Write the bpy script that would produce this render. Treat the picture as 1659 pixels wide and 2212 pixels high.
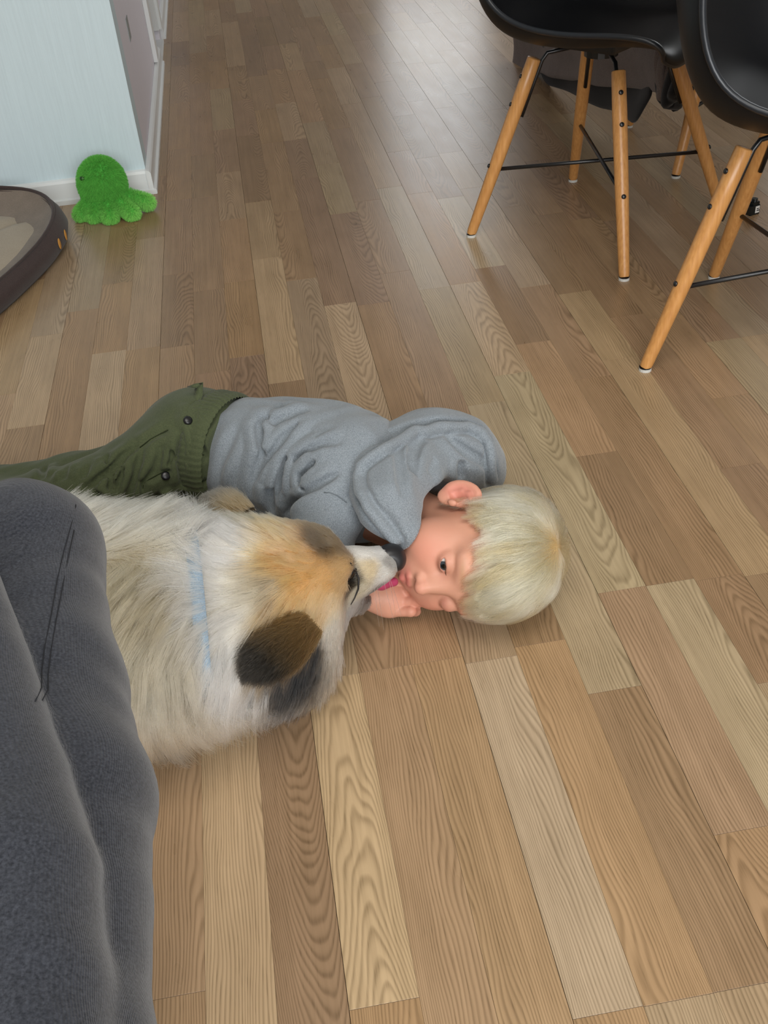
import bpy, bmesh, math, random
import numpy as np
from mathutils import Vector, Matrix

for o in list(bpy.data.objects):
    bpy.data.objects.remove(o, do_unlink=True)
scene = bpy.context.scene
COL = scene.collection

# ---------------------------------------------------------------- camera
W, H = 1659, 2212
FPX, PITCH, ROLL, YAW = 2236.0, .6563, -.0913, -.0978
CAM_H = .9286
_c, _s = math.cos(YAW), math.sin(YAW)
_Rz = np.array([[_c, -_s, 0], [_s, _c, 0], [0, 0, 1.]])
_F = np.array([0, math.cos(PITCH), -math.sin(PITCH)])
_r = np.array([1., 0, 0])
_u = np.cross(_r, _F)
CR = _Rz @ (math.cos(ROLL) * _r + math.sin(ROLL) * _u)
CU = _Rz @ (-math.sin(ROLL) * _r + math.cos(ROLL) * _u)
CF = _Rz @ _F
CAM = np.array([0, 0, CAM_H])
cam_data = bpy.data.cameras.new('camera')
cam = bpy.data.objects.new('camera', cam_data)
COL.objects.link(cam)
cam_data.lens = FPX * 36.0 / H
cam_data.sensor_width = 36
cam_data.sensor_fit = 'AUTO'
cam_data.clip_start = .02
M = Matrix(((CR[0], CU[0], -CF[0], CAM[0]), (CR[1], CU[1], -CF[1], CAM[1]), (CR[2], CU[2], -CF[2], CAM[2]), (0, 0, 0, 1)))
cam.matrix_world = M
scene.camera = cam

# ---------------------------------------------------------------- light and exposure
scene.view_settings.view_transform = 'Standard'
scene.view_settings.look = 'None'
scene.view_settings.gamma = 1
scene.view_settings.exposure = 0.08
scene.view_settings.use_curve_mapping = False
world = bpy.data.worlds.new('world')
scene.world = world
world.use_nodes = True
world.node_tree.nodes['Background'].inputs[0].default_value = (.80, .90, 1.0, 1)
world.node_tree.nodes['Background'].inputs[1].default_value = .25


def rect_light(name, loc, direction, sx, sy, power, color):
    d = bpy.data.lights.new(name, 'AREA')
    d.shape = 'RECTANGLE'
    d.size, d.size_y = sx, sy
    d.energy = power
    d.color = color
    o = bpy.data.objects.new(name, d)
    o.location = loc
    o.rotation_euler = Vector(direction).to_track_quat('-Z', 'Y').to_euler()
    COL.objects.link(o)
    return o


rect_light('daylight_far', (1.27, 6.86, 1.45), (0, -1, 0), .62, 1.9, 11, (.95, .98, 1.0))
rect_light('daylight_right', (3.12, 4.5, 1.55), (-1, 0, 0), 2.2, 1.3, 20, (.95, .98, 1.0))
rect_light('daylight_back', (.3, -2.3, 1.55), (0, 1, -.12), 2.8, 1.5, 112, (.97, .985, 1.0))
rect_light('overhead_fill', (.25, .30, 2.36), (0, 0, -1), 1.3, 1.3, 24, (1.0, .96, .90))  # added overhead fill to brighten the near floor, no lamp known there

# ---------------------------------------------------------------- helpers
RNG = np.random.default_rng(7)


def ray(px, py):
    d = (px - W / 2) * CR + (H / 2 - py) * CU + FPX * CF
    return d / np.linalg.norm(d)


def at(px, py, z=0.):
    d = ray(px, py)
    return CAM + d * (z - CAM[2]) / d[2]


def at_axis(px, py, axis, val):
    d = ray(px, py)
    return CAM + d * (val - CAM[axis]) / d[axis]


def at_depth(px, py, t):
    return CAM + ray(px, py) * t


def proj(P):
    v = np.atleast_2d(P) - CAM
    z = v @ CF
    return np.stack([W / 2 + FPX * (v @ CR) / z, H / 2 - FPX * (v @ CU) / z], 1)


def hit(f, px, py, inset=0.):
    """point where the line of sight through a spot of the photograph meets a modelled surface"""
    d = ray(px, py)
    t = t0 = .3
    for _ in range(240):
        s = float(f((CAM + d * t)[None])[0])
        if s < .0004:
            break
        t0 = t
        t += max(s * .5, .0003)
        if t > 4:
            return None
    if s < 0:
        for _ in range(14):
            m = (t0 + t) / 2
            if float(f((CAM + d * m)[None])[0]) < 0: t = m
            else: t0 = m
    return CAM + d * (t + inset)


def hits(f, pts, inset=0.):
    """the same for many spots at once; None where a line of sight meets nothing"""
    D = np.array([ray(*q) for q in pts])
    t = np.full(len(D), .3); t0 = t.copy(); live = np.ones(len(D), bool); got = np.zeros(len(D), bool)
    for _ in range(240):
        i = np.where(live)[0]
        if len(i) == 0: break
        s = f(CAM + D[i] * t[i, None])
        h = s < .0004
        got[i[h]] = True; live[i[h]] = False
        j = i[~h]; t0[j] = t[j]; t[j] += np.maximum(s[~h] * .5, .0003)
        live[j[t[j] > 4]] = False
    for _ in range(14):
        m = (t0 + t) / 2
        s = f(CAM + D * m[:, None])
        t = np.where(s < 0, m, t); t0 = np.where(s < 0, t0, m)
    return [CAM + D[i] * (t[i] + inset) if got[i] else None for i in range(len(D))]


def unit(v):
    v = np.asarray(v, float)
    return v / (np.linalg.norm(v, axis=-1, keepdims=True) + 1e-12)


def put(o, parent=None):
    COL.objects.link(o)
    if parent is not None:
        o.parent = parent
        o.matrix_parent_inverse = Matrix.Translation(-Vector(parent.location))
    return o


def tag(o, label=None, cat=None, group=None, kind=None):
    if label: o['label'] = label
    if cat: o['category'] = cat
    if group: o['group'] = group
    if kind: o['kind'] = kind
    return o


def empty(name, loc=(0, 0, 0)):
    o = bpy.data.objects.new(name, None)
    o.location = loc
    o.empty_display_size = .05
    COL.objects.link(o)
    return o


def mesh(name, verts, faces, mat=None, parent=None, smooth=True, local=False, attrs=None):
    me = bpy.data.meshes.new(name)
    verts = np.asarray(verts, np.float32)
    if isinstance(faces, np.ndarray):
        n, k = faces.shape
        me.vertices.add(len(verts)); me.vertices.foreach_set('co', verts.ravel())
        me.loops.add(n * k); me.loops.foreach_set('vertex_index', faces.astype(np.int32).ravel())
        me.polygons.add(n)
        me.polygons.foreach_set('loop_start', np.arange(0, n * k, k, dtype=np.int32))
        me.update(calc_edges=True)
    else:
        me.from_pydata(verts.tolist(), [], faces)
    me.validate()
    me.polygons.foreach_set('use_smooth', np.full(len(me.polygons), smooth))
    for an, vals in (attrs or {}).items():
        a = me.color_attributes.new(an, 'FLOAT_COLOR', 'POINT')
        v4 = np.ones((len(verts), 4), np.float32); v4[:, :3] = vals
        a.data.foreach_set('color', v4.ravel())
    if mat: me.materials.append(mat)
    me.update()
    o = bpy.data.objects.new(name, me)
    if local:
        COL.objects.link(o)
        if parent is not None: o.parent = parent
    else:
        put(o, parent)
    return o


class MB:
    """collects simple shapes into one mesh"""
    def __init__(s):
        s.v, s.f = [], []

    def add(s, v, f):
        n = len(s.v)
        s.v += [tuple(map(float, p)) for p in v]
        s.f += [tuple(i + n for i in q) for q in f]
        return s

    def box(s, lo, hi, bev=0.):
        lo, hi = np.array(lo, float), np.array(hi, float)
        bm = bmesh.new()
        bmesh.ops.create_cube(bm, size=1)
        for v in bm.verts:
            v.co = Vector((lo + hi) / 2 + np.array(v.co) * (hi - lo))
        if bev > 0:
            bmesh.ops.bevel(bm, geom=list(bm.edges), offset=bev, segments=2, affect='EDGES', profile=.7)
        bm.verts.index_update()
        s.add([v.co for v in bm.verts], [[v.index for v in f.verts] for f in bm.faces])
        bm.free()
        return s

    def tube(s, pts, rad, n=10, cap=True):
        pts = [np.array(p, float) for p in pts]
        rad = [rad] * len(pts) if np.isscalar(rad) else list(rad)
        t0 = unit(pts[1] - pts[0])
        ref = np.array([0, 0, 1.]) if abs(t0[2]) < .9 else np.array([1., 0, 0])
        x = unit(np.cross(t0, ref))
        V = []
        for i, p in enumerate(pts):
            t = unit(pts[min(i + 1, len(pts) - 1)] - pts[max(i - 1, 0)])
            x = unit(x - t * (x @ t))
            y = np.cross(t, x)
            for k in range(n):
                a = 2 * math.pi * k / n
                V.append(p + rad[i] * (math.cos(a) * x + math.sin(a) * y))
        Fc = []
        for i in range(len(pts) - 1):
            for k in range(n):
                Fc.append((i * n + k, i * n + (k + 1) % n, (i + 1) * n + (k + 1) % n, (i + 1) * n + k))
        if cap:
            Fc.append(tuple(range(n))[::-1])
            Fc.append(tuple((len(pts) - 1) * n + k for k in range(n)))
        return s.add(V, Fc)

    def disc(s, c, nrm, r, h, n=16, dome=.6):
        c, nrm = np.array(c, float), unit(nrm)
        return s.tube([c - nrm * h * .2, c + nrm * h * .6, c + nrm * h], [r, r, r * dome], n)

    def build(s, name, mat, parent=None, smooth=False, local=False):
        o = mesh(name, s.v, s.f, mat, parent, smooth, local)
        bm = bmesh.new(); bm.from_mesh(o.data)
        bmesh.ops.recalc_face_normals(bm, faces=list(bm.faces))
        bm.to_mesh(o.data); bm.free()
        return o


def auto_smooth(o, deg=40):
    me = o.data
    me.polygons.foreach_set('use_smooth', np.full(len(me.polygons), True))
    bm = bmesh.new(); bm.from_mesh(me)
    for e in bm.edges:
        if len(e.link_faces) == 2 and e.calc_face_angle(0) > math.radians(deg):
            e.smooth = False
    bm.to_mesh(me); bm.free()
    return o


# signed distance modelling
def seglen(P, pts, taper=False):
    d = None; n = len(pts) - 1
    for i in range(n):
        a = np.asarray(pts[i], np.float32); ab = np.asarray(pts[i + 1], np.float32) - a
        q = P - a
        t = np.clip((q @ ab) / (ab @ ab + 1e-12), 0, 1)
        v = q - t[:, None] * ab
        e = np.sqrt((v * v).sum(1))
        if d is None: d, g = e, (i + t) / n
        else:
            m = e < d
            d = np.where(m, e, d); g = np.where(m, (i + t) / n, g)
    return (d, np.clip(np.minimum(g, 1 - g) / .28, 0, 1) ** .7) if taper else d


def crease(P, d, lines, A_=.0068, s1=.0056, B_=.0068, off=.0155, s2=.0100):
    """folds in cloth: a sunk line with a soft roll on either side of it"""
    G = np.zeros(len(P), np.float32); Rg = np.zeros(len(P), np.float32)
    for q, k in lines:
        lo = np.min(q, 0) - .035; hi = np.max(q, 0) + .035
        m = ((P > lo) & (P < hi)).all(1)
        if not m.any(): continue
        e, w = seglen(P[m], q, True)
        G[m] = np.maximum(G[m], w * k * np.exp(-(e / s1) ** 2))
        Rg[m] = np.maximum(Rg[m], w * min(k, 1.) * np.exp(-((e - off) / s2) ** 2))
    return d + A_ * G - B_ * Rg * (1 - np.minimum(G, 1))


def on_surface(f, lines, org=(0, 0), sc=1., maxd=2.2, inset=.0):
    out = []
    for pl, k in lines:
        fine = []
        for a, b in zip(pl[:-1], pl[1:]):
            fine += [(a[0] + (b[0] - a[0]) * t, a[1] + (b[1] - a[1]) * t) for t in (0, .25, .5, .75)]
        fine.append(pl[-1])
        q = hits(f, [(org[0] + x / sc, org[1] + y / sc) for x, y in fine], inset * min(k, 1.2))
        q = [np.asarray(p, np.float32) for p in q if p is not None and np.linalg.norm(p - CAM) < maxd and p[2] > .006]
        if len(q) > 1: out.append((q, k))
    return out


# more signed distance modelling ------------------------------------------------
def smin(a, b, k):
    h = np.clip(.5 + .5 * (b - a) / k, 0, 1)
    return b * (1 - h) + a * h - k * h * (1 - h)


def smax(a, b, k):
    return -smin(-a, -b, k)


def ell(P, c, r, R=None):
    q = P - np.asarray(c, np.float32)
    if R is not None:
        q = q @ np.asarray(R, np.float32)        # columns of R are the local axes
    r = np.asarray(r, np.float32)
    a = q / r
    k0 = np.sqrt((a * a).sum(-1)) + 1e-9
    b = a / r
    k1 = np.sqrt((b * b).sum(-1)) + 1e-9
    return k0 * (k0 - 1) / k1


def cone(P, a, b, ra, rb):
    a = np.asarray(a, np.float32); b = np.asarray(b, np.float32)
    ab = b - a
    q = P - a
    t = np.clip((q @ ab) / (ab @ ab + 1e-12), 0, 1)
    d = q - t[..., None] * ab
    return np.sqrt((d * d).sum(-1)) - (ra + t * (rb - ra))


def chain(P, pts, rads, k=.004):
    d = None
    for i in range(len(pts) - 1):
        e = cone(P, pts[i], pts[i + 1], rads[i], rads[i + 1])
        d = e if d is None else smin(d, e, k)
    return d


def grad(f, P, e=.0008):
    g = np.empty_like(P)
    for i in range(3):
        q = P.copy(); q[:, i] += e
        p = P.copy(); p[:, i] -= e
        g[:, i] = f(q) - f(p)
    return unit(g).astype(P.dtype)


def nets(f, lo, hi, h, project=2):
    """surface nets: the zero surface of f as vertices and quads"""
    lo, hi = np.array(lo, np.float32), np.array(hi, np.float32)
    n = np.ceil((hi - lo) / h).astype(int) + 1
    ax = [lo[i] + h * np.arange(n[i], dtype=np.float32) for i in range(3)]
    D = np.empty(n, np.float32)
    step = max(1, int(400000 / (n[1] * n[2])))
    Y, Z = np.meshgrid(ax[1], ax[2], indexing='ij')
    for i in range(0, n[0], step):
        j = min(i + step, n[0])
        P = np.empty((j - i, n[1], n[2], 3), np.float32)
        P[..., 0] = ax[0][i:j, None, None]; P[..., 1] = Y; P[..., 2] = Z
        D[i:j] = f(P.reshape(-1, 3)).reshape(j - i, n[1], n[2])
    S = D < 0
    c = n - 1
    cnt = np.zeros(c, np.int8)
    for a in (0, 1):
        for b in (0, 1):
            for d in (0, 1):
                cnt += S[a:a + c[0], b:b + c[1], d:d + c[2]]
    act = np.argwhere((cnt > 0) & (cnt < 8))
    idx = -np.ones(c, np.int64)
    idx[tuple(act.T)] = np.arange(len(act))
    acc = np.zeros((len(act), 3)); w = np.zeros(len(act))
    off = [(a, b, d) for a in (0, 1) for b in (0, 1) for d in (0, 1)]
    for p in off:
        for axis in range(3):
            if p[axis]: continue
            q = list(p); q[axis] = 1
            d0 = D[tuple((act + p).T)]; d1 = D[tuple((act + q).T)]
            m = (d0 < 0) != (d1 < 0)
            t = np.where(m, d0 / np.where(m, d0 - d1, 1), 0)
            pos = act + np.array(p, float)
            pos[:, axis] += t
            acc += pos * m[:, None]; w += m
    V = (lo + h * acc / w[:, None]).astype(np.float32)
    quads = []
    for axis in range(3):
        u, v = (axis + 1) % 3, (axis + 2) % 3
        A = S.take(range(n[axis] - 1), axis); B = S.take(range(1, n[axis]), axis)
        e = np.argwhere(A != B)
        e = e[(e[:, u] > 0) & (e[:, v] > 0) & (e[:, u] < c[u]) & (e[:, v] < c[v])]
        def cell(du, dv):
            x = e.copy(); x[:, u] += du; x[:, v] += dv
            return idx[tuple(x.T)]
        q = np.stack([cell(-1, -1), cell(0, -1), cell(0, 0), cell(-1, 0)], 1)
        flip = B[tuple(e.T)]
        q[flip] = q[flip][:, ::-1]
        quads.append(q)
    Q = np.concatenate(quads)
    Q = Q[(Q >= 0).all(1)]
    for _ in range(project):
        g = grad(f, V, h * .25)
        V = V - g * np.clip(f(V), -h, h)[:, None]
    return V, Q


def sdf_obj(name, f, lo, hi, h, mat, parent=None, color=None):
    V, Q = nets(f, lo, hi, h)
    return mesh(name, V, Q, mat, parent, True, attrs={'tint': color(V)} if color is not None else None)


def surface_points(V, Q, n, rng, keep=None):
    a, b, c, d = (V[Q[:, i]] for i in range(4))
    area = np.linalg.norm(np.cross(c - a, d - b), axis=1) * .5
    if keep is not None:
        area = area * keep((a + c) / 2)
    p = area / area.sum()
    i = rng.choice(len(Q), n, p=p)
    u, v = rng.random((2, n, 1))
    return ((1 - u) * (1 - v) * a[i] + u * (1 - v) * b[i] + u * v * c[i] + (1 - u) * v * d[i]).astype(np.float32), float(area.sum())


def strands(name, PTS, rad, colors, mat, parent, tip=.25):
    """hair curves: PTS (n, k, 3) in world space"""
    n, k, _ = PTS.shape
    cu = bpy.data.hair_curves.new(name)
    cu.add_curves([k] * n)
    cu.attributes['position'].data.foreach_set('vector', np.ascontiguousarray(PTS, np.float32).ravel()) if 'position' in cu.attributes else cu.points.foreach_set('position', np.ascontiguousarray(PTS, np.float32).ravel())
    ra = cu.attributes.get('radius') or cu.attributes.new('radius', 'FLOAT', 'POINT')
    prof = np.linspace(0, 1, k) ** 2
    R = (np.asarray(rad).reshape(-1, 1) * np.ones((n, 1))) * (1 - (1 - tip) * prof)[None]
    ra.data.foreach_set('value', R.astype(np.float32).ravel())
    ca = cu.attributes.new('tint', 'FLOAT_COLOR', 'CURVE')
    c4 = np.ones((n, 4), np.float32); c4[:, :3] = colors
    ca.data.foreach_set('color', c4.ravel())
    cu.materials.append(mat)
    o = bpy.data.objects.new(name, cu)
    put(o, parent)
    return o


def srgb(r, g, b):
    v = np.array([r, g, b], float) / 255
    return np.where(v <= .04045, v / 12.92, ((v + .055) / 1.055) ** 2.4)


# ---------------------------------------------------------------- materials
def new_mat(name):
    m = bpy.data.materials.new(name)
    m.use_nodes = True
    nt = m.node_tree
    b = nt.nodes['Principled BSDF']
    return m, nt, b


def node(nt, t, **kw):
    n = nt.nodes.new(t)
    for k, v in kw.items():
        if k.startswith('i_'):
            n.inputs[int(k[2:]) if k[2:].isdigit() else k[2:]].default_value = v
        else:
            setattr(n, k, v)
    return n


def math_n(nt, op, a, b=None, c=None):
    n = nt.nodes.new('ShaderNodeMath'); n.operation = op
    for i, x in enumerate((a, b, c)):
        if x is None: continue
        if isinstance(x, (int, float)): n.inputs[i].default_value = x
        else: nt.links.new(x, n.inputs[i])
    return n.outputs[0]


def mix_rgb(nt, fac, a, b, blend='MIX'):
    n = nt.nodes.new('ShaderNodeMix'); n.data_type = 'RGBA'; n.blend_type = blend
    for sock, x in ((n.inputs[0], fac), (n.inputs[6], a), (n.inputs[7], b)):
        if isinstance(x, (int, float)): sock.default_value = x
        elif isinstance(x, (tuple, list, np.ndarray)): sock.default_value = (*[float(q) for q in x[:3]], 1)
        else: nt.links.new(x, sock)
    return n.outputs[2]


def plain(name, col, rough=.5, metal=0., spec=.5, sheen=0.):
    m, nt, b = new_mat(name)
    b.inputs['Base Color'].default_value = (*[float(x) for x in col], 1)
    b.inputs['Roughness'].default_value = rough
    b.inputs['Metallic'].default_value = metal
    b.inputs['Specular IOR Level'].default_value = spec
    if sheen: b.inputs['Sheen Weight'].default_value = sheen
    return m


def fabric(name, c1, c2, scale=(900, 900, 900), rough=.9, bump=.25, big=.15, sheen=.15, weave=None):
    """cloth: two yarn colours mottled together, fine relief"""
    m, nt, b = new_mat(name)
    tc = node(nt, 'ShaderNodeTexCoord')
    mp = node(nt, 'ShaderNodeMapping'); mp.inputs['Scale'].default_value = scale
    nt.links.new(tc.outputs['Object'], mp.inputs[0])
    n1 = node(nt, 'ShaderNodeTexNoise', i_Scale=1.0, i_Detail=2.0, i_Roughness=.6)
    nt.links.new(mp.outputs[0], n1.inputs['Vector'])
    n2 = node(nt, 'ShaderNodeTexNoise', i_Scale=22.0, i_Detail=2.0)
    nt.links.new(tc.outputs['Object'], n2.inputs['Vector'])
    f = math_n(nt, 'MULTIPLY_ADD', math_n(nt, 'SUBTRACT', n1.outputs[0], .5), 2.2, .5)
    f = math_n(nt, 'ADD', f, math_n(nt, 'MULTIPLY', math_n(nt, 'SUBTRACT', n2.outputs[0], .5), big * 4))
    cl = node(nt, 'ShaderNodeClamp'); nt.links.new(f, cl.inputs[0])
    col = mix_rgb(nt, cl.outputs[0], c1, c2)
    h = n1.outputs[0]
    if weave:
        wv = node(nt, 'ShaderNodeTexWave', i_Scale=weave[1], i_Distortion=1.2, i_Detail=1.0)
        wv.bands_direction = weave[0]
        wv.inputs['Detail Scale'].default_value = 3
        nt.links.new(tc.outputs['Object'], wv.inputs['Vector'])
        h = math_n(nt, 'ADD', math_n(nt, 'MULTIPLY', n1.outputs[0], .6), math_n(nt, 'MULTIPLY', wv.outputs[1], .5))
        col = mix_rgb(nt, math_n(nt, 'MULTIPLY', wv.outputs[1], .28), col, c1)
    nt.links.new(col, b.inputs['Base Color'])
    b.inputs['Roughness'].default_value = rough
    b.inputs['Specular IOR Level'].default_value = .2
    b.inputs['Sheen Weight'].default_value = sheen
    bp = node(nt, 'ShaderNodeBump', i_Strength=bump, i_Distance=.001)
    nt.links.new(h, bp.inputs['Height']); nt.links.new(bp.outputs[0], b.inputs['Normal'])
    return m


def tinted(name, rough=.5, spec=.4, sss=0., bump=0., bscale=300., sheen=0.):
    """colour from the mesh's or the strands' own tint attribute"""
    m, nt, b = new_mat(name)
    a = node(nt, 'ShaderNodeAttribute', attribute_name='tint')
    nt.links.new(a.outputs['Color'], b.inputs['Base Color'])
    b.inputs['Roughness'].default_value = rough
    b.inputs['Specular IOR Level'].default_value = spec
    if sss:
        b.inputs['Subsurface Weight'].default_value = sss
        b.inputs['Subsurface Radius'].default_value = (.012, .004, .002)
        b.inputs['Subsurface Scale'].default_value = .5
    if sheen: b.inputs['Sheen Weight'].default_value = sheen
    if bump:
        tc = node(nt, 'ShaderNodeTexCoord')
        n = node(nt, 'ShaderNodeTexNoise', i_Scale=bscale, i_Detail=3.0)
        nt.links.new(tc.outputs['Object'], n.inputs['Vector'])
        bp = node(nt, 'ShaderNodeBump', i_Strength=bump, i_Distance=.001)
        nt.links.new(n.outputs[0], bp.inputs['Height']); nt.links.new(bp.outputs[0], b.inputs['Normal'])
    return m


def hair_mat(name, rough=.28, radial=.45):
    """light-scattering hair, coloured by the strands' own tint"""
    m = bpy.data.materials.new(name); m.use_nodes = True
    nt = m.node_tree
    nt.nodes.remove(nt.nodes['Principled BSDF'])
    h = nt.nodes.new('ShaderNodeBsdfHairPrincipled'); h.model = 'CHIANG'; h.parametrization = 'COLOR'
    a = node(nt, 'ShaderNodeAttribute', attribute_name='tint'); nt.links.new(a.outputs['Color'], h.inputs['Color'])
    h.inputs['Roughness'].default_value = rough; h.inputs['Radial Roughness'].default_value = radial
    nt.links.new(h.outputs[0], nt.nodes['Material Output'].inputs['Surface'])
    return m


def wood_floor_mat():
    m, nt, b = new_mat('oak_laminate')
    geo = node(nt, 'ShaderNodeNewGeometry')
    sx = node(nt, 'ShaderNodeSeparateXYZ'); nt.links.new(geo.outputs['Position'], sx.inputs[0])
    at_ = node(nt, 'ShaderNodeAttribute', attribute_name='tint')
    gp = node(nt, 'ShaderNodeAttribute', attribute_name='grain')      # x centre line, offset of the heart, run
    sg = node(nt, 'ShaderNodeSeparateXYZ'); nt.links.new(gp.outputs['Vector'], sg.inputs[0])
    x, y = sx.outputs[0], sx.outputs[1]
    xc, off, run = sg.outputs[0], sg.outputs[1], sg.outputs[2]
    u = math_n(nt, 'SUBTRACT', x, xc)
    seed = math_n(nt, 'MULTIPLY', off, 371.0)
    # slow wander of the growth rings
    cv = node(nt, 'ShaderNodeCombineXYZ')
    nt.links.new(math_n(nt, 'MULTIPLY', x, 22.), cv.inputs[0]); nt.links.new(math_n(nt, 'MULTIPLY', y, 5.0), cv.inputs[1]); nt.links.new(seed, cv.inputs[2])
    nz = node(nt, 'ShaderNodeTexNoise', i_Scale=1.0, i_Detail=1.6, i_Roughness=.45); nt.links.new(cv.outputs[0], nz.inputs['Vector'])
    ud = math_n(nt, 'SUBTRACT', u, off)
    kq = math_n(nt, 'MINIMUM', 1.0, math_n(nt, 'DIVIDE', .028, math_n(nt, 'MAXIMUM', math_n(nt, 'ABSOLUTE', off), .001)))
    par = math_n(nt, 'MULTIPLY', math_n(nt, 'MULTIPLY', ud, ud), math_n(nt, 'MULTIPLY', kq, 5200.))
    r = math_n(nt, 'ADD', math_n(nt, 'ADD', par, math_n(nt, 'MULTIPLY', y, math_n(nt, 'MULTIPLY', run, 1.5))), math_n(nt, 'MULTIPLY', nz.outputs[0], 9.0))
    saw = math_n(nt, 'FRACT', r)
    # early to late wood: soft rise, sharper fall
    ring = math_n(nt, 'POWER', math_n(nt, 'MAXIMUM', math_n(nt, 'SINE', math_n(nt, 'MULTIPLY', math_n(nt, 'POWER', saw, 1.9), math.pi)), 0.0), 2.0)
    # pores, long thin dashes along the board
    cp = node(nt, 'ShaderNodeCombineXYZ')
    nt.links.new(math_n(nt, 'MULTIPLY', x, 820.), cp.inputs[0]); nt.links.new(math_n(nt, 'MULTIPLY', y, 34.), cp.inputs[1]); nt.links.new(seed, cp.inputs[2])
    np_ = node(nt, 'ShaderNodeTexNoise', i_Scale=1.0, i_Detail=2.0, i_Roughness=.6); nt.links.new(cp.outputs[0], np_.inputs['Vector'])
    pore = node(nt, 'ShaderNodeMapRange', i_1=.54, i_2=.70); nt.links.new(np_.outputs[0], pore.inputs[0])
    # fibre streaks
    cs = node(nt, 'ShaderNodeCombineXYZ')
    nt.links.new(math_n(nt, 'MULTIPLY', x, 210.), cs.inputs[0]); nt.links.new(math_n(nt, 'MULTIPLY', y, 4.0), cs.inputs[1]); nt.links.new(seed, cs.inputs[2])
    ns = node(nt, 'ShaderNodeTexNoise', i_Scale=1.0, i_Detail=3.0); nt.links.new(cs.outputs[0], ns.inputs['Vector'])
    # cloudy stain
    cc = node(nt, 'ShaderNodeCombineXYZ')
    nt.links.new(math_n(nt, 'MULTIPLY', x, 30.), cc.inputs[0]); nt.links.new(math_n(nt, 'MULTIPLY', y, 9.0), cc.inputs[1]); nt.links.new(seed, cc.inputs[2])
    nc = node(nt, 'ShaderNodeTexNoise', i_Scale=1.0, i_Detail=2.0); nt.links.new(cc.outputs[0], nc.inputs['Vector'])
    v = math_n(nt, 'ADD', 1.06, math_n(nt, 'MULTIPLY', ring, -.30))
    v = math_n(nt, 'ADD', v, math_n(nt, 'MULTIPLY', math_n(nt, 'SUBTRACT', ns.outputs[0], .5), .42))
    v = math_n(nt, 'ADD', v, math_n(nt, 'MULTIPLY', math_n(nt, 'SUBTRACT', nc.outputs[0], .5), .34))
    v = math_n(nt, 'SUBTRACT', v, math_n(nt, 'MULTIPLY', pore.outputs[0], math_n(nt, 'MULTIPLY_ADD', ring, .15, .05)))
    cb = node(nt, 'ShaderNodeCombineColor')
    for i, g in enumerate((1.0, 1.06, 1.18)):        # darker grain is also warmer
        nt.links.new(math_n(nt, 'POWER', math_n(nt, 'MAXIMUM', v, .05), g), cb.inputs[i])
    col = mix_rgb(nt, 1.0, at_.outputs['Color'], cb.outputs[0], 'MULTIPLY')
    nt.links.new(col, b.inputs['Base Color'])
    nt.links.new(math_n(nt, 'MULTIPLY_ADD', nc.outputs[0], .08, .25), b.inputs['Roughness'])
    b.inputs['Specular IOR Level'].default_value = .34
    bp = node(nt, 'ShaderNodeBump', i_Strength=.10, i_Distance=.0006)
    nt.links.new(v, bp.inputs['Height']); nt.links.new(bp.outputs[0], b.inputs['Normal'])
    return m


def wall_mat(name, col):
    m, nt, b = new_mat(name)
    tc = node(nt, 'ShaderNodeTexCoord')
    mp = node(nt, 'ShaderNodeMapping'); mp.inputs['Scale'].default_value = (190, 190, 9)
    nt.links.new(tc.outputs['Object'], mp.inputs[0])
    n = node(nt, 'ShaderNodeTexNoise', i_Scale=1.0, i_Detail=2.0); nt.links.new(mp.outputs[0], n.inputs['Vector'])
    nt.links.new(mix_rgb(nt, n.outputs[0], np.array(col) * .93, np.minimum(np.array(col) * 1.05, 1)), b.inputs['Base Color'])
    bp = node(nt, 'ShaderNodeBump', i_Strength=.5, i_Distance=.0015)
    nt.links.new(n.outputs[0], bp.inputs['Height']); nt.links.new(bp.outputs[0], b.inputs['Normal'])
    b.inputs['Roughness'].default_value = .6
    return m


def leg_wood_mat():
    m, nt, b = new_mat('beech')
    tc = node(nt, 'ShaderNodeTexCoord')
    mp = node(nt, 'ShaderNodeMapping'); mp.inputs['Scale'].default_value = (260, 260, 14)
    nt.links.new(tc.outputs['Object'], mp.inputs[0])
    n = node(nt, 'ShaderNodeTexNoise', i_Scale=1.0, i_Detail=3.0); nt.links.new(mp.outputs[0], n.inputs['Vector'])
    nt.links.new(mix_rgb(nt, n.outputs[0], srgb(176, 116, 58), srgb(226, 170, 104)), b.inputs['Base Color'])
    b.inputs['Roughness'].default_value = .33
    return m


MAT = dict(
    floor=wood_floor_mat(),
    subfloor=plain('joint_dark', srgb(88, 68, 50), .8),
    wall=wall_mat('wallpaper', srgb(206, 224, 230)),
    hall=wall_mat('hall_paint', srgb(228, 224, 232)),
    trim=plain('white_trim', srgb(228, 232, 232), .35),
    ceiling=plain('ceiling_paint', srgb(205, 205, 202), .8),
    room=plain('room_paint', srgb(172, 168, 162), .8),
    beech=leg_wood_mat(),
    black_metal=plain('black_metal', srgb(20, 21, 23), .32, .0, .6),
    black_plastic=plain('black_plastic', srgb(9, 12, 17), .46, 0, .38),
    felt=plain('felt', srgb(205, 205, 200), .95, 0, .1),
)
# ---------------------------------------------------------------- room
X0, X1, Y0, Y1, ZC = -3.2, 3.2, -2.4, 7.0, 2.42
PW, PX0 = .065, -.15646            # board width, left edge of board column 0

floor = MB().box((X0, Y0, -.06), (X1, Y1, -.0085)).build('floor', MAT['subfloor'])
tag(floor, kind='structure')

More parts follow.
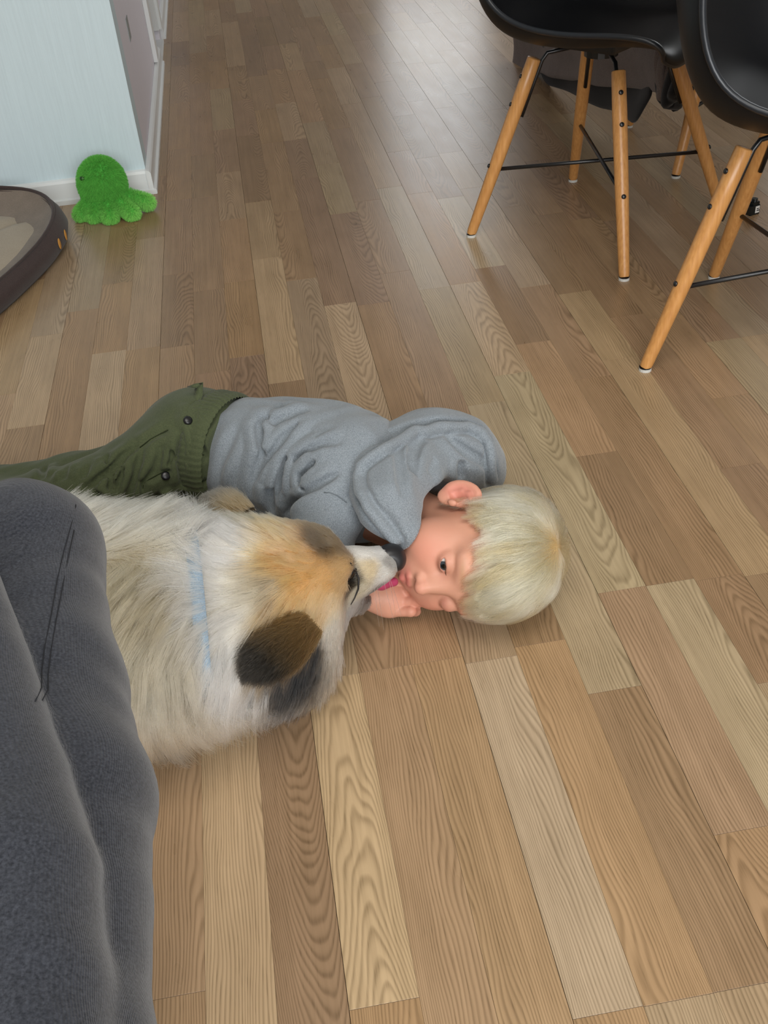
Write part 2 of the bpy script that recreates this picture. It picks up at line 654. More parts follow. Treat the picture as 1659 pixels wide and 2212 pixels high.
joint_px = [(453, 626), (523, 771), (387, 748), (310, 753), (236, 760), (105, 724), (254, 612), (20, 851), (325, 514),
            (436, 334), (385, 321), (482, 280), (377, 224), (431, 212), (532, 293), (585, 308), (637, 302), (660, 386),
            (555, 436), (504, 474), (618, 457), (465, 132), (425, 180), (556, 164), (615, 222), (492, 48), (522, 28),
            (518, 216), (674, 264), (640, 152), (582, 99), (647, 58), (705, 97), (761, 224), (731, 278), (838, 405),
            (906, 417), (925, 340), (871, 250), (857, 135), (732, 657), (805, 656), (852, 588), (932, 624), (1041, 579),
            (1018, 876), (1081, 810), (1100, 808), (1290, 980), (1279, 816), (1608, 1005), (1318, 777), (1558, 1246),
            (1327, 1490), (1340, 1274), (1445, 1258), (1640, 1240), (1648, 1475), (834, 1444), (944, 1427), (1060, 1425),
            (763, 1456), (1186, 462), (1223, 634), (1310, 2188), (1464, 2160), (1600, 2133)]
tone_px = {'l': [(520, 1800), (750, 1700), (460, 700), (110, 800), (230, 900), (1060, 1500), (620, 640), (790, 750), (1590, 1620), (660, 330), (900, 470), (1240, 1400), (1100, 740)],
           'g': [(1100, 1650), (1560, 1480), (1230, 1300), (1030, 540), (700, 430), (880, 560), (1200, 930)],
           'o': [(950, 1700), (1350, 1650), (1220, 1700), (1440, 1560), (1010, 1480), (650, 230), (1250, 880), (320, 850), (1380, 1350)],
           'd': [(620, 1700), (1300, 1560), (1400, 1700), (730, 560), (800, 600), (560, 60), (530, 60), (560, 100), (600, 60), (1330, 1050), (530, 830), (450, 680), (560, 420), (1600, 1060), (640, 330), (1640, 1400), (1200, 500), (1130, 640), (1340, 680)],
           'm': [(830, 1700), (390, 1800), (1560, 1750), (400, 900)]}
TONE = {'l': (180, 154, 121), 'g': (173, 153, 123), 'm': (161, 133, 102), 'o': (168, 138, 102), 'd': (147, 120, 92)}
TONE_REST = {'l': (168, 141, 109), 'g': (163, 140, 110), 'm': (156, 128, 97), 'o': (160, 130, 95), 'd': (149, 122, 92)}
# boards whose figure the photograph shows well: distance of the heart from the board's middle, run of the rings
grain_px = {(620, 1850): (.016, -34.), (750, 1800): (-.004, 15.), (520, 1850): (.09, 2.), (390, 1900): (.046, 5.), (850, 1800): (.10, 3.),
            (990, 1800): (-.11, 2.), (1150, 1900): (.075, -6.), (1400, 1900): (-.06, 5.), (1480, 1800): (.05, -9.), (700, 780): (.012, 22.), (1040, 660): (.006, 18.),
            (560, 900): (0., 20.), (790, 1380): (-.003, -18.), (1600, 1330): (.01, 30.)}
rs = random.Random(11)
cols = {}
for px, py in joint_px:
    g = at(px, py)
    cols.setdefault(int(math.floor((g[0] - PX0) / PW)), []).append(float(g[1]))
boards = []
k0 = int(math.floor((X0 - PX0) / PW)); k1 = int(math.floor((X1 - PX0) / PW))
for k in range(k0, k1 + 1):
    js = sorted(cols.get(k, []))
    ys = [Y0]
    for j in js + [Y1]:
        gap = j - ys[-1]
        if gap < .10 and j != Y1: continue
        n = max(1, round(gap / rs.uniform(.40, .50)))
        if gap < .66: n = 1
        cut = [ys[-1] + gap * (i + (rs.uniform(-.25, .25) if i < n else 0)) / n for i in range(1, n)]
        ys += cut + [j]
    for a, b in zip(ys[:-1], ys[1:]):
        boards.append([k, a, b, None, None])
def board_at(px, py):
    g = at(px, py); k = math.floor((g[0] - PX0) / PW)
    for bd in boards:
        if bd[0] == k and bd[1] <= g[1] < bd[2]: return bd
for t, pts in tone_px.items():
    for p in pts:
        bd = board_at(*p)
        if bd: bd[3] = t
for p, gr in grain_px.items():
    bd = board_at(*p)
    if bd: bd[4] = gr
seen, rest = [], []
for bd in boards:
    k, a, b = bd[:3]
    xa, xb = PX0 + k * PW, PX0 + (k + 1) * PW
    q = np.array([[x, y, 0] for x in (xa, (xa + xb) / 2, xb) for y in np.linspace(a, b, 7)])
    v = (q - CAM) @ CF
    ok = v > .15
    inside = np.zeros(len(q), bool)
    if ok.any():
        pr = proj(q[ok]); inside[ok] = (pr[:, 0] > -5) & (pr[:, 0] < W + 5) & (pr[:, 1] > -5) & (pr[:, 1] < H + 5)
    size = 0
    if inside.any(): size = inside.mean() * (b - a) * PW / (v[inside].min() ** 3)
    (seen if size > 0 else rest).append((size, bd))
seen.sort(key=lambda s: -s[0])
rest += seen[300:]; seen = seen[:300]
def board_shape(bd):
    k, a, b, t, gr = bd
    panel_l, panel_r = (k % 3 == 2), ((k + 1) % 3 == 2)      # three boards to a panel: only the panels' own joints stand open
    gl, g2 = (.00028 if panel_l else .0001), (.00028 if panel_r else .0001)
    xa, xb, ya, yb = PX0 + k * PW + gl, PX0 + (k + 1) * PW - g2, a + .0002, b - .0002
    c = .00014
    V = [(x, y, z) for (x, y, z) in ((xa, ya, -.008), (xb, ya, -.008), (xb, yb, -.008), (xa, yb, -.008),
         (xa, ya, -c), (xb, ya, -c), (xb, yb, -c), (xa, yb, -c), (xa + c, ya + c, 0), (xb - c, ya + c, 0), (xb - c, yb - c, 0), (xa + c, yb - c, 0))]
    Fc = [(8, 9, 10, 11)]
    for i in range(4):
        j = (i + 1) % 4
        Fc += [(i, j, j + 4, i + 4), (i + 4, j + 4, j + 8, i + 8)]
    tn = TONE if t else TONE_REST
    if t is None: t = rs.choices('lgmod', (3, 2.5, 4, 2.4, 2.6))[0]
    tint = srgb(*tn[t]) * rs.uniform(.95, 1.05) * np.array([1, rs.uniform(.98, 1.02), rs.uniform(.95, 1.05)])
    if gr is None:
        off = rs.choice((rs.uniform(-.03, .03), rs.uniform(.05, .12), rs.uniform(-.12, -.05), rs.uniform(.03, .06)))
        run = rs.choice((-1, 1)) * (rs.uniform(10, 30) if abs(off) < .035 else rs.uniform(1, 7))
    else: off, run = gr
    return V, Fc, tint, ((xa + xb) / 2, off, run)
for s, bd in seen:
    V, Fc, tint, gr = board_shape(bd)
    mesh('plank', V, Fc, MAT['floor'], floor, False, attrs={'tint': np.tile(tint, (12, 1)), 'grain': np.tile(gr, (12, 1))})
VV, FF, TT, GG = [], [], [], []
for s, bd in rest:
    V, Fc, tint, gr = board_shape(bd)
    n = len(VV); VV += V; FF += [tuple(i + n for i in f) for f in Fc]; TT += [tint] * 12; GG += [gr] * 12
o = mesh('plank_field', VV, FF, MAT['floor'], floor, False, attrs={'tint': np.array(TT), 'grain': np.array(GG)})
tag(o, kind='stuff')

WX, WY = -.262, 2.672                # outer corner of the white wall
w = MB().box((X0, WY, 0), (WX, WY + .09, ZC)).build('wall_front', MAT['wall']); tag(w, kind='structure')
w = MB().box((WX - .09, WY + .0905, 0), (WX - .0005, 3.80, ZC)).box((WX - .09, 4.27, 0), (WX - .0005, Y1, ZC)).build('wall_left', MAT['hall']); tag(w, kind='structure')
sp = MB().box((WX - .006, 2.985, .290), (WX + .0012, 3.045, .345), .0012).build('strike_plate', plain('plate_grey', srgb(150, 158, 160), .4, .6), w)
sp['label'] = 'grey oblong latch plate set in the hall wall'
for nm, lo, hi in (('wall_right', (X1, Y0, 0), (X1 + .1, Y1, ZC)), ('wall_far', (X0, Y1, 0), (X1, Y1 + .1, ZC)),
                   ('wall_back', (X0, Y0 - .1, 0), (X1, Y0, ZC)), ('wall_outer', (X0 - .1, Y0, 0), (X0, WY + .1, ZC))):
    tag(MB().box(lo, hi).build(nm, MAT['room']), kind='structure')
tag(MB().box((X0, Y0, ZC), (X1, Y1, ZC + .1)).build('ceiling', MAT['ceiling']), kind='structure')

def skirting(name, path, closed=False):
    """stepped skirting board along a path of floor points, its face to the right-hand side of the path"""
    prof = [(0, 0), (.019, 0), (.019, .011), (.0125, .0135), (.0125, .052), (.009, .058), (.002, .0605), (0, .0605)]
    V, Fc = [], []
    for (p, nrm) in path:
        for d, z in prof: V.append((p[0] + nrm[0] * d, p[1] + nrm[1] * d, z))
    n = len(prof)
    for i in range(len(path) - 1):
        for k in range(n): Fc.append((i * n + k, i * n + (k + 1) % n, (i + 1) * n + (k + 1) % n, (i + 1) * n + k))
    Fc += [tuple(range(n)), tuple((len(path) - 1) * n + k for k in range(n))[::-1]]
    return tag(MB().add(V, Fc).build(name, MAT['trim']), kind='structure')
skirting('baseboard_front', [((X0, WY), (0, -1)), ((WX, WY), (.0, -1)), ((WX + .0002, WY), (.93, -1))])
skirting('baseboard_left', [((WX, WY - .0165), (1, 0)), ((WX, 3.95), (1, 0))])
skirting('baseboard_hall', [((WX, 4.33), (1, 0)), ((WX, Y1), (1, 0))])
# door opening in the hall wall: casings left and right of it, threshold, door leaf
tag(MB().box((WX - .0004, 3.705, .066), (WX + .014, 3.792, 2.1), .003).box((WX - .0004, 3.794, .066), (WX + .007, 3.812, 2.1), .002).build('trim_1', MAT['trim']), kind='structure')
tag(MB().box((WX - .0004, 4.255, .05), (WX + .014, 4.335, 2.1), .003).box((WX - .09, 4.24, .05), (WX + .004, 4.256, 2.1), .002).build('trim_2', MAT['trim']), kind='structure')
tag(MB().box((WX - .13, 3.80, .0), (WX + .012, 4.27, .014), .003).build('trim_3', MAT['trim']), kind='structure')
d_ = MB().box((WX - .085, 3.805, .016), (WX - .05, 4.235, 2.08), .002).build('door_1', plain('door_brown', srgb(120, 104, 92), .5)); tag(d_, kind='structure')  # door leaf in one even brown

# ---------------------------------------------------------------- chairs
def make_chair():
    t = empty('dining_chair')
    # moulded shell: rows run from the front lip over the pan and up the back
    prof = [(.232, .398), (.236, .412), (.222, .426), (.17, .428), (.10, .418), (.03, .409), (-.04, .405), (-.10, .410), (-.15, .428),
            (-.19, .470), (-.212, .53), (-.228, .60), (-.243, .68), (-.255, .76), (-.262, .815), (-.262, .83)]
    hw = [v * .955 for v in (.172, .186, .200, .214, .222, .228, .232, .235, .236, .235, .230, .222, .210, .193, .165, .150)]
    rise = [.016, .018, .020, .024, .029, .036, .047, .064, .088, .110, .105, .085, .055, .025, .005, .0]
    wrap = [0, 0, 0, 0, 0, 0, .0, .008, .022, .045, .066, .074, .070, .055, .03, .02]
    N = 25
    V, Fc = [], []
    for (y, z), w_, r_, wp in zip(prof, hw, rise, wrap):
        for j in range(N):
            u = -1 + 2 * j / (N - 1)
            a = abs(u)
            dip = .010 * math.exp(-((a - .5) / .25) ** 2) * (1 if z < .44 else 0)
            V.append((w_ * math.sin(u * 1.45) / math.sin(1.45), y + wp * a ** 2.4, z + r_ * a ** 3.2 - dip))
    for i in range(len(prof) - 1):
        for j in range(N - 1): Fc.append((i * N + j, i * N + j + 1, (i + 1) * N + j + 1, (i + 1) * N + j))
    seat = mesh('seat_shell', V, Fc, MAT['black_plastic'], t, True, local=True)
    md = seat.modifiers.new('thickness', 'SOLIDIFY'); md.thickness = .007; md.offset = -1
    md = seat.modifiers.new('round', 'SUBSURF'); md.levels = md.render_levels = 2
    # rolled rim
    edge = [V[i * N] for i in range(len(prof))] + [V[(len(prof) - 1) * N + j] for j in range(1, N)] + [V[i * N + N - 1] for i in range(len(prof) - 2, -1, -1)] + [V[j] for j in range(N - 2, 0, -1)]
    E_ = np.array(edge); ne = len(E_); fine = []
    for i in range(ne):                                  # smooth the rim line
        p0, p1, p2, p3 = E_[i - 1], E_[i], E_[(i + 1) % ne], E_[(i + 2) % ne]
        for s_ in (0, .25, .5, .75):
            fine.append(.5 * (2 * p1 + (p2 - p0) * s_ + (2 * p0 - 5 * p1 + 4 * p2 - p3) * s_ ** 2 + (3 * p1 - p0 - 3 * p2 + p3) * s_ ** 3))
    for _ in range(6):
        f_ = np.array(fine); fine = list(.5 * f_ + .25 * np.roll(f_, 1, 0) + .25 * np.roll(f_, -1, 0))
    MB().tube(fine + [fine[0], fine[1]], .0052, 8, False).build('rim', plain('rim_plastic', srgb(30, 35, 41), .35, 0, .6), t, True, True)
    hub = MB().tube([(0, 0, .355), (0, 0, .40)], .034, 16).box((-.075, -.075, .378), (.075, .075, .398), .006).build('hub', MAT['black_metal'], t, False, True)
    feet = [(-.195, .205), (.195, .205), (.195, -.185), (-.195, -.185)]
    for fx, fy in feet:
        tx, ty = fx * .50, fy * .50
        ax = np.array([tx - fx, ty - fy, .355]); L = np.linalg.norm(ax); ax /= L
        f0 = np.array([fx, fy, .006])
        pts = [f0 + ax * L * q for q in (0, .02, .45, .80, .995, 1)]
        lg = MB().tube(pts, [.0098, .0108, .0138, .0146, .0138, .0120], 16).build('leg', MAT['beech'], t, True, True)
        auto_smooth(lg, 50)
        MB().tube([(fx, fy, .0), (fx, fy, .0055)], .0108, 16).build('foot_pad', MAT['felt'], lg, False, True)
        MB().tube([(fx, fy, .0054), (fx, fy, .0075)], .0106, 16).build('foot_ring', MAT['black_metal'], lg, False, True)
        out = unit(np.array([fx, fy, 0]))
        nrm = unit(out - ax * (out @ ax))
        for q in (.40, .745, .895):
            c = f0 + ax * L * q + nrm * .0135
            MB().disc(c, nrm, .0046, .003, 12).build('bolt', MAT['black_metal'], lg, True, True)
        inn = -nrm
        pb = [f0 + ax * L * q + inn * .0165 for q in (.70, .90, 1.0)]
        tp = pb[-1] + np.array([0, 0, .006])
        hubp = np.array([fx * .12, fy * .12, .378])
        path = [pb[0], pb[1], pb[2]] + [tp + (hubp - tp) * q + np.array([0, 0, .006 * (1 - q)]) for q in (.12, .35, 1)]
        MB().tube(path, .0042, 8).build('bracket', MAT['black_metal'], lg, True, True)
    for a, b, dz in ((0, 2, .0), (1, 3, .009)):
        f = .40
        pa = np.array([feet[a][0] * (1 - .5 * f), feet[a][1] * (1 - .5 * f), .006 + .355 * f + dz - .004])
        pb = np.array([feet[b][0] * (1 - .5 * f), feet[b][1] * (1 - .5 * f), .006 + .355 * f + dz - .004])
        MB().tube([pa, pb], .0042, 8).build('cross_rod', MAT['black_metal'], t, True, True)
    return t


def copy_tree(o, parent=None):
    c = o.copy(); COL.objects.link(c)
    if parent is not None: c.parent = parent
    for ch in o.children: copy_tree(ch, c)
    return c


chair = make_chair()
chair.location = (.726, 2.113, 0); chair.rotation_euler = (0, 0, math.radians(-141.5))
tag(chair, 'black shell chair with beech legs and both crossed rods fully in view', 'chair', 'black shell dining chairs')
chair2 = copy_tree(chair); chair2.location = (.8855, 1.5167, 0); chair2.rotation_euler = (0, 0, math.radians(-129.7))
tag(chair2, 'black shell chair cut by the right edge, standing nearest to the child', 'chair', 'black shell dining chairs')
chair3 = copy_tree(chair); chair3.location = (1.193, 2.505, 0); chair3.rotation_euler = (0, 0, math.radians(-93))
tag(chair3, 'shell chair at the back, mostly hidden behind the hanging grey jacket', 'chair', 'black shell dining chairs')

# ---------------------------------------------------------------- jacket over the back of the third chair
mat_jacket = fabric('jacket_shell', srgb(96, 86, 82), srgb(124, 113, 108), (500, 500, 500), .8, .2, .2)
mat_lining = fabric('jacket_lining', srgb(14, 14, 16), srgb(26, 26, 28), (600, 600, 600), .75, .2, .1)
jk = empty('jacket', (.93, 2.52, .55))
tag(jk, 'brown grey padded jacket with black lining, hanging behind the seat of a chair', 'jacket')
def drape(name, mat, hem, x0, top, amp, thick, parent, seed):
    """cloth hung from a level line: hem is a list of (y, z) along the lower edge"""
    ys = np.linspace(hem[0][0], hem[-1][0], 40)
    zb = np.interp(ys, [h[0] for h in hem], [h[1] for h in hem])
    V, Fc, n = [], [], 40
    rr = np.random.default_rng(seed); ph = rr.uniform(0, 6, 3)
    rows = 26
    for r_ in range(rows):
        q = r_ / (rows - 1)
        for i, (y, zz) in enumerate(zip(ys, zb)):
            z = top + (zz - top) * q
            s = (i / (n - 1)) * 6.28
            xx = x0 + amp * q * (math.sin(s * 1.3 + ph[0] + q) + .6 * math.sin(s * 2.7 + ph[1] - q * 2)) + .008 * math.sin(q * 21 + s * .7 + ph[2])
            V.append((xx, y, z))
    for r_ in range(rows - 1):
        for i in range(n - 1): Fc.append((r_ * n + i, r_ * n + i + 1, (r_ + 1) * n + i + 1, (r_ + 1) * n + i))
    o = mesh(name, V, Fc, mat, parent, True)
    md = o.modifiers.new('thick', 'SOLIDIFY'); md.thickness = thick; md.offset = 0
    md = o.modifiers.new('sub', 'SUBSURF'); md.levels = md.render_levels = 1
    return o
def jz(px, py, x): return at_axis(px, py, 0, x)
hem_o = [jz(*p, .902)[1:] for p in ((1424, 200), (1400, 204), (1345, 192), (1300, 186), (1262, 172), (1235, 176), (1190, 168), (1160, 158), (1120, 194), (1112, 196))]
hem_o = sorted([(float(a), float(b)) for a, b in hem_o])
drape('outer_shell', mat_jacket, hem_o, .902, .70, .016, .018, jk, 3)
hem_i = [jz(*p, .930)[1:] for p in ((1418, 205), (1385, 262), (1372, 268), (1340, 252), (1290, 236), (1250, 208), (1200, 190), (1150, 172))]
hem_i = sorted([(float(a), float(b)) for a, b in hem_i])
drape('lining', mat_lining, hem_i, .930, .68, .012, .008, jk, 5)
hem_s = sorted([(float(a), float(b)) for a, b in [jz(*p, .930)[1:] for p in ((1425, 205), (1440, 244), (1452, 236), (1476, 205))]])
drape('sleeve', mat_lining, hem_s, .932, .70, .012, .030, jk, 8)
drape('sleeve_cuff', mat_jacket, sorted([(float(a), float(b)) for a, b in [jz(*p, .924)[1:] for p in ((1426, 200), (1436, 232), (1446, 190))]]), .920, .70, .008, .016, jk, 9)

# ---------------------------------------------------------------- little black toy brick figure on the floor
g = at(1624, 462)
tb = empty('toy_brick', (g[0], g[1], 0))
tag(tb, 'tiny glossy black toy brick with a white mark standing on the floor under the chairs', 'toy')
bm_ = MB().box((-.0135, -.008, .0), (.0135, .008, .021), .001).box((-.006, -.0072, .021), (.0115, .0072, .0285), .001)
o = bm_.build('brick_body', plain('toy_black', srgb(14, 24, 26), .15, 0, .6), tb, False, True)
o = MB().tube([(.0025, 0, .0285), (.0025, 0, .0345)], .0065, 16).build('stud', plain('toy_black2', srgb(14, 24, 26), .15, 0, .6), tb, False, True)
o = MB().box((.0005, -.0088, .004), (.0115, -.0079, .019), .0003).build('white_plate', plain('toy_white', srgb(225, 222, 215), .4), tb, False, True)
o = MB().box((.0035, -.0094, .0085), (.0115, -.0086, .0105), .0002).box((.0035, -.0094, .0125), (.009, -.0086, .0145), .0002).build('mark', plain('toy_mark', srgb(25, 28, 30), .4), tb, False, True)
tb.rotation_euler = (0, 0, math.radians(18))

# ---------------------------------------------------------------- dog bed
bed = empty('dog_bed', (-.757, 2.262, 0))
tag(bed, 'dark brown dog bed with a beige cushion by the white wall', 'dog bed')
mat_bedout = fabric('bed_brown', srgb(52, 42, 40), srgb(74, 61, 58), (700, 700, 700), .9, .25, .1)
mat_bedin = fabric('bed_beige', srgb(150, 138, 120), srgb(172, 160, 142), (700, 700, 700), .9, .2, .12)
mat_bedlin = fabric('bed_taupe', srgb(112, 102, 92), srgb(138, 126, 114), (700, 700, 700), .9, .2, .25)
BC, BA, BB, BT = np.array([-.757, 2.262]), .275, .345, math.radians(-20)
def bed_pt(th, r, z):
    x, y = BA * r * math.copysign(abs(math.cos(th)) ** .66, math.cos(th)), BB * r * math.copysign(abs(math.sin(th)) ** .66, math.sin(th))
    return (BC[0] + x * math.cos(BT) - y * math.sin(BT), BC[1] + x * math.sin(BT) + y * math.cos(BT), z)
def bed_ring(name, mat, prof, th0=0, th1=2 * math.pi, n=72, wob=0., closed_prof=False):
    V, Fc, m_ = [], [], len(prof)
    full = abs(th1 - th0 - 2 * math.pi) < 1e-6
    for i in range(n if full else n + 1):
        th = th0 + (th1 - th0) * i / n
        hgt = .70 + .34 * max(0, math.sin(th)) ** 1.0
        for r, z in prof:
            zz = z * (hgt if z > .05 else 1) + wob * math.sin(th * 9 + r * 30) * (z > .02)
            V.append(bed_pt(th, r, max(zz, .001)))
    q = n if full else n + 1
    for i in range(q if full else n):
        j = (i + 1) % q
        for k in range(m_ if closed_prof else m_ - 1): Fc.append((i * m_ + k, j * m_ + k, j * m_ + (k + 1) % m_, i * m_ + (k + 1) % m_))
    return mesh(name, V, Fc, mat, bed, True)
bed_ring('outer_wall', mat_bedout, [(.70, .002), (.96, .001), (1.02, .02), (1.04, .045), (1.02, .07), (.985, .088), (.965, .091), (.95, .086)], wob=.0012)
bed_ring('piping', mat_bedout, [(.965 + .012 * math.cos(a), .0925 + .004 * math.sin(a)) for a in np.linspace(0, 6.28, 9)[:-1]], closed_prof=True)
bed_ring('inner_lining', mat_bedlin, [(.956, .089), (.93, .076), (.88, .062), (.80, .050), (.72, .040)], wob=.002)
# tufted cushion
V, Fc = [], []
nr, nt_ = 22, 72
for i in range(nr + 1):
    r = .90 * i / nr
    for j in range(nt_):
        th = 2 * math.pi * j / nt_
        p = bed_pt(th, r, 0)
        seam = min(abs(math.sin(th * 2.5 + .45)) * r * 3.2, abs(r - .42) * 9 + .25)
        z = .024 + .026 * (1 - (r / .92) ** 6) * min(1, .35 + seam) ** .8 + .012 * r
        V.append((p[0], p[1], z))
for i in range(nr):
    for j in range(nt_): Fc.append((i * nt_ + j, i * nt_ + (j + 1) % nt_, (i + 1) * nt_ + (j + 1) % nt_, (i + 1) * nt_ + j))
cu_ = mesh('cushion', V, Fc, mat_bedin, bed, True)
mp_ = plain('paw_orange', srgb(196, 140, 66), .8)
for px, py in ((127, 528), (138, 507)):
    d = ray(px, py)
    best = min(np.linspace(-2.2, 1.5, 400), key=lambda th: np.linalg.norm(proj(np.array(bed_pt(th, 1.035, .042)))[0] - (px, py)))
    p = np.array(bed_pt(best, 1.043, .042)); p2 = np.array(bed_pt(best + .01, 1.043, .042)); tn = unit(p2 - p); nn = np.cross(tn, (0, 0, 1.)); nn = nn if nn @ -d > 0 else -nn
    bmx = bmesh.new(); bmesh.ops.create_uvsphere(bmx, u_segments=14, v_segments=8, radius=1)
    Vv = [p + tn * v.co.x * .0065 + np.array([0, 0, 1.]) * v.co.y * .013 + nn * v.co.z * .0018 for v in bmx.verts]
    o = mesh('paw_patch', Vv, [[v.index for v in f.verts] for f in bmx.faces], mp_, bed, True); bmx.free()
    o['label'] = 'orange paw print patch'

# ---------------------------------------------------------------- green plush octopus
oc = at_axis(222, 398, 1, 2.565)
OC = np.array([oc[0], 2.560, max(oc[2], .062)])
print('octopus centre', OC)
tent = []
for (px, py, z1, r) in ((176, 462, .017, .018), (205, 466, .016, .017), (238, 468, .016, .017), (262, 440, .02, .016), (285, 460, .017, .017), (318, 436, .024, .017)):
    e = at(px, py, z1)
    tent.append((e, r))
def octo_sdf(P):
    d = ell(P, OC + (0, 0, .004), (.053, .050, .060))
    d = smin(d, ell(P, OC + (0, -.002, -.040), (.040, .040, .026)), .02)
    for e, r in tent:
        a = OC + np.array([0, -.008, -.040]) + unit(np.array([e[0] - OC[0], e[1] - OC[1], 0])) * .018
        m_ = (a + e) / 2 + np.array([0, 0, .012])
        d = smin(d, chain(P, [a, m_, e], [.011, r * .82, r * .86], .006), .005)
    d = smin(d, cone(P, OC + (.0, .02, -.04), OC + (-.05, .03, -.055), .015, .014), .008)
    return d
V, Q = nets(octo_sdf, OC - (.12, .16, .075), OC + (.14, .075, .085), .0032)
green = lambda p, r=None: srgb(78, 165, 62)
octo = mesh('plush_octopus', V, Q, plain('plush_skin', srgb(84, 176, 72), .9, 0, .1), None, True)
tag(octo, 'bright green fluffy plush octopus sitting on the floor against the white baseboard', 'toy')
rg = np.random.default_rng(5)
R0, _ = surface_points(V, Q, 26000, rg)
Nn = grad(octo_sdf, R0)
down = np.array([0, -.25, -1.])
d0 = unit(Nn + .55 * (down - (Nn @ down)[:, None] * Nn) + rg.normal(0, .45, Nn.shape))
K = 5
PT = np.stack([R0 + d0 * (.0105 * t) + np.array([0, 0, -.0016]) * t * t for t in np.linspace(0, 1, K)], 1)
PT[..., 2] = np.maximum(PT[..., 2], .001)
tip_ = np.clip((np.linalg.norm(R0 - OC, axis=1) - .06) / .06, 0, 1)[:, None]
cc_ = srgb(104, 190, 80) * (1 - tip_) + srgb(150, 226, 112) * tip_
cc_ = cc_ * rg.uniform(.75, 1.25, (len(R0), 1))
mat_plush = tinted('plush_fur', .8, .15)
strands('plush_pile', PT, .00034, cc_, mat_plush, octo, .4)
ep = hit(octo_sdf, 179, 386)
if ep is None: ep = OC + (-.045, -.03, .01)
bmx = bmesh.new(); bmesh.ops.create_uvsphere(bmx, u_segments=14, v_segments=10, radius=.0075)
o = mesh('eye', [np.array(v.co) + ep for v in bmx.verts], [[v.index for v in f.verts] for f in bmx.faces], plain('eye_bead', srgb(10, 12, 10), .1), octo, True); bmx.free()
# ---------------------------------------------------------------- the boy
HR = np.array([[.0044515, -.6185636, .7854377], [.0638495, -.7836669, -.6175307], [.9979496, .0528987, .0360065]], np.float32)   # columns: his right, front, up
HT = np.array([.214, .982, .0785], np.float32)
HS = .979
def to_head(P): return ((P - HT) @ HR) / HS
def from_head(L): return (np.asarray(L, np.float32) * HS) @ HR.T + HT
def A(*v): return np.array(v, np.float32)
SYM = lambda f: None


def skull_local(L):
    d = ell(L, (0, -.012, .026), (.069, .086, .073))
    d = smin(d, ell(L, (0, .024, -.032), (.058, .060, .064)), .03)
    return d


def head_local(L):
    Lx = np.abs(L[:, 0]); S = L.copy(); S[:, 0] = Lx              # mirrored half
    d = skull_local(L)
    d = smin(d, ell(S, (.034, .047, -.047), (.029, .030, .031)), .022)          # cheeks
    d = smin(d, ell(L, (0, .058, -.083), (.021, .017, .016)), .02)              # chin
    d = smin(d, ell(S, (.024, .066, .010), (.024, .011, .009)), .02)           # brow
    d = smax(d, -ell(S, (.031, .088, -.012), (.0165, .014, .0115)), .014)       # sockets
    d = smin(d, cone(L, (0, .071, .0), (0, .090, -.036), .0065, .0088), .012)   # nose bridge
    d = smin(d, ell(L, (0, .0925, -.0385), (.0085, .0085, .0080)), .006)        # tip
    d = smin(d, ell(S, (.0095, .0835, -.0425), (.0068, .0085, .0060)), .005)    # wings
    d = smax(d, -ell(S, (.0048, .089, -.0475), (.0030, .0040, .0028)), .002)    # nostrils
    # eyelids with an almond slit
    lid = ell(S, (.031, .0672, -.0125), (.0150, .0136, .0136))
    slit = ell(L, (.0315, .083, -.0128), (.0108, .02, .0034))          # the other eye, by the floor, is shut
    d = smin(d, smax(lid, -slit, .0014), .004)
    # mouth: muzzle mound, two lips
    d = smin(d, ell(L, (0, .069, -.062), (.024, .016, .017)), .014)
    d = smin(d, chain(L, [A(-.017, .0765, -.0625), A(-.006, .0845, -.0590), A(.006, .0845, -.0590), A(.017, .0765, -.0625)], [.0022, .0038, .0038, .0022], .002), .003)
    d = smin(d, chain(L, [A(-.015, .0765, -.0660), A(0, .0835, -.0700), A(.015, .0765, -.0660)], [.0022, .0046, .0022], .002), .003)
    # ears
    Re = np.array([[.50, .86, 0], [.86, -.50, 0], [0, 0, 1]], np.float32)
    Re = np.stack([unit(A(.80, .60, 0)), unit(A(-.60, .80, 0)), A(0, 0, 1)], 1)  # x: out of the ear plate, y: across
    ear = ell(S, (.0755, -.016, -.032), (.0055, .0185, .0275), Re)
    ear = smin(ear, ell(S, (.0705, -.008, -.052), (.0052, .0085, .0105), Re), .008)
    ear = smax(ear, -ell(S, (.0822, -.0145, -.031), (.0056, .0125, .0195), Re), .003)
    ear = smin(ear, chain(S, [A(.0755, -.0085, -.016), A(.0765, -.0165, -.022), A(.0765, -.0195, -.033), A(.0735, -.0155, -.045)], [.0030, .0038, .0038, .0032], .003), .003)
    ear = smax(ear, -ell(S, (.0755, -.0075, -.0355), (.007, .0062, .0085), Re), .003)
    ear = smin(ear, ell(S, (.0715, .0020, -.0370), (.0046, .0038, .0066)), .003)   # tragus
    d = smin(d, ear, .005)
    d = smin(d, cone(L, (0, -.020, -.062), (.002, -.034, -.150), .043, .047), .03)
    return d


# torso line runs from the hips to the neck; he lies on his left side, chest towards the dog
TA = unit(A(.84, -.55, 0)).astype(np.float32)
TN = unit(A(.55, .84, 0)).astype(np.float32)          # towards his back
TZ = A(0, 0, 1)
TR = np.stack([TA, TN, TZ], 1)
HIP, CHEST = A(-.150, 1.302, .100), A(.055, 1.168, .100)
SHO = A(.085, 1.125, .150)
ELB = at(672, 1195, .085).astype(np.float32)
WRI = at(808, 1288, .033).astype(np.float32)
KNE = at(205, 1078, .085).astype(np.float32)
ANK = (KNE + A(-.18, .05, -.03)).astype(np.float32)
LEG0, LEG1, LEG2 = at(350, 1010, .075).astype(np.float32), at(160, 1052, .055).astype(np.float32), at(-160, 1080, .05).astype(np.float32)


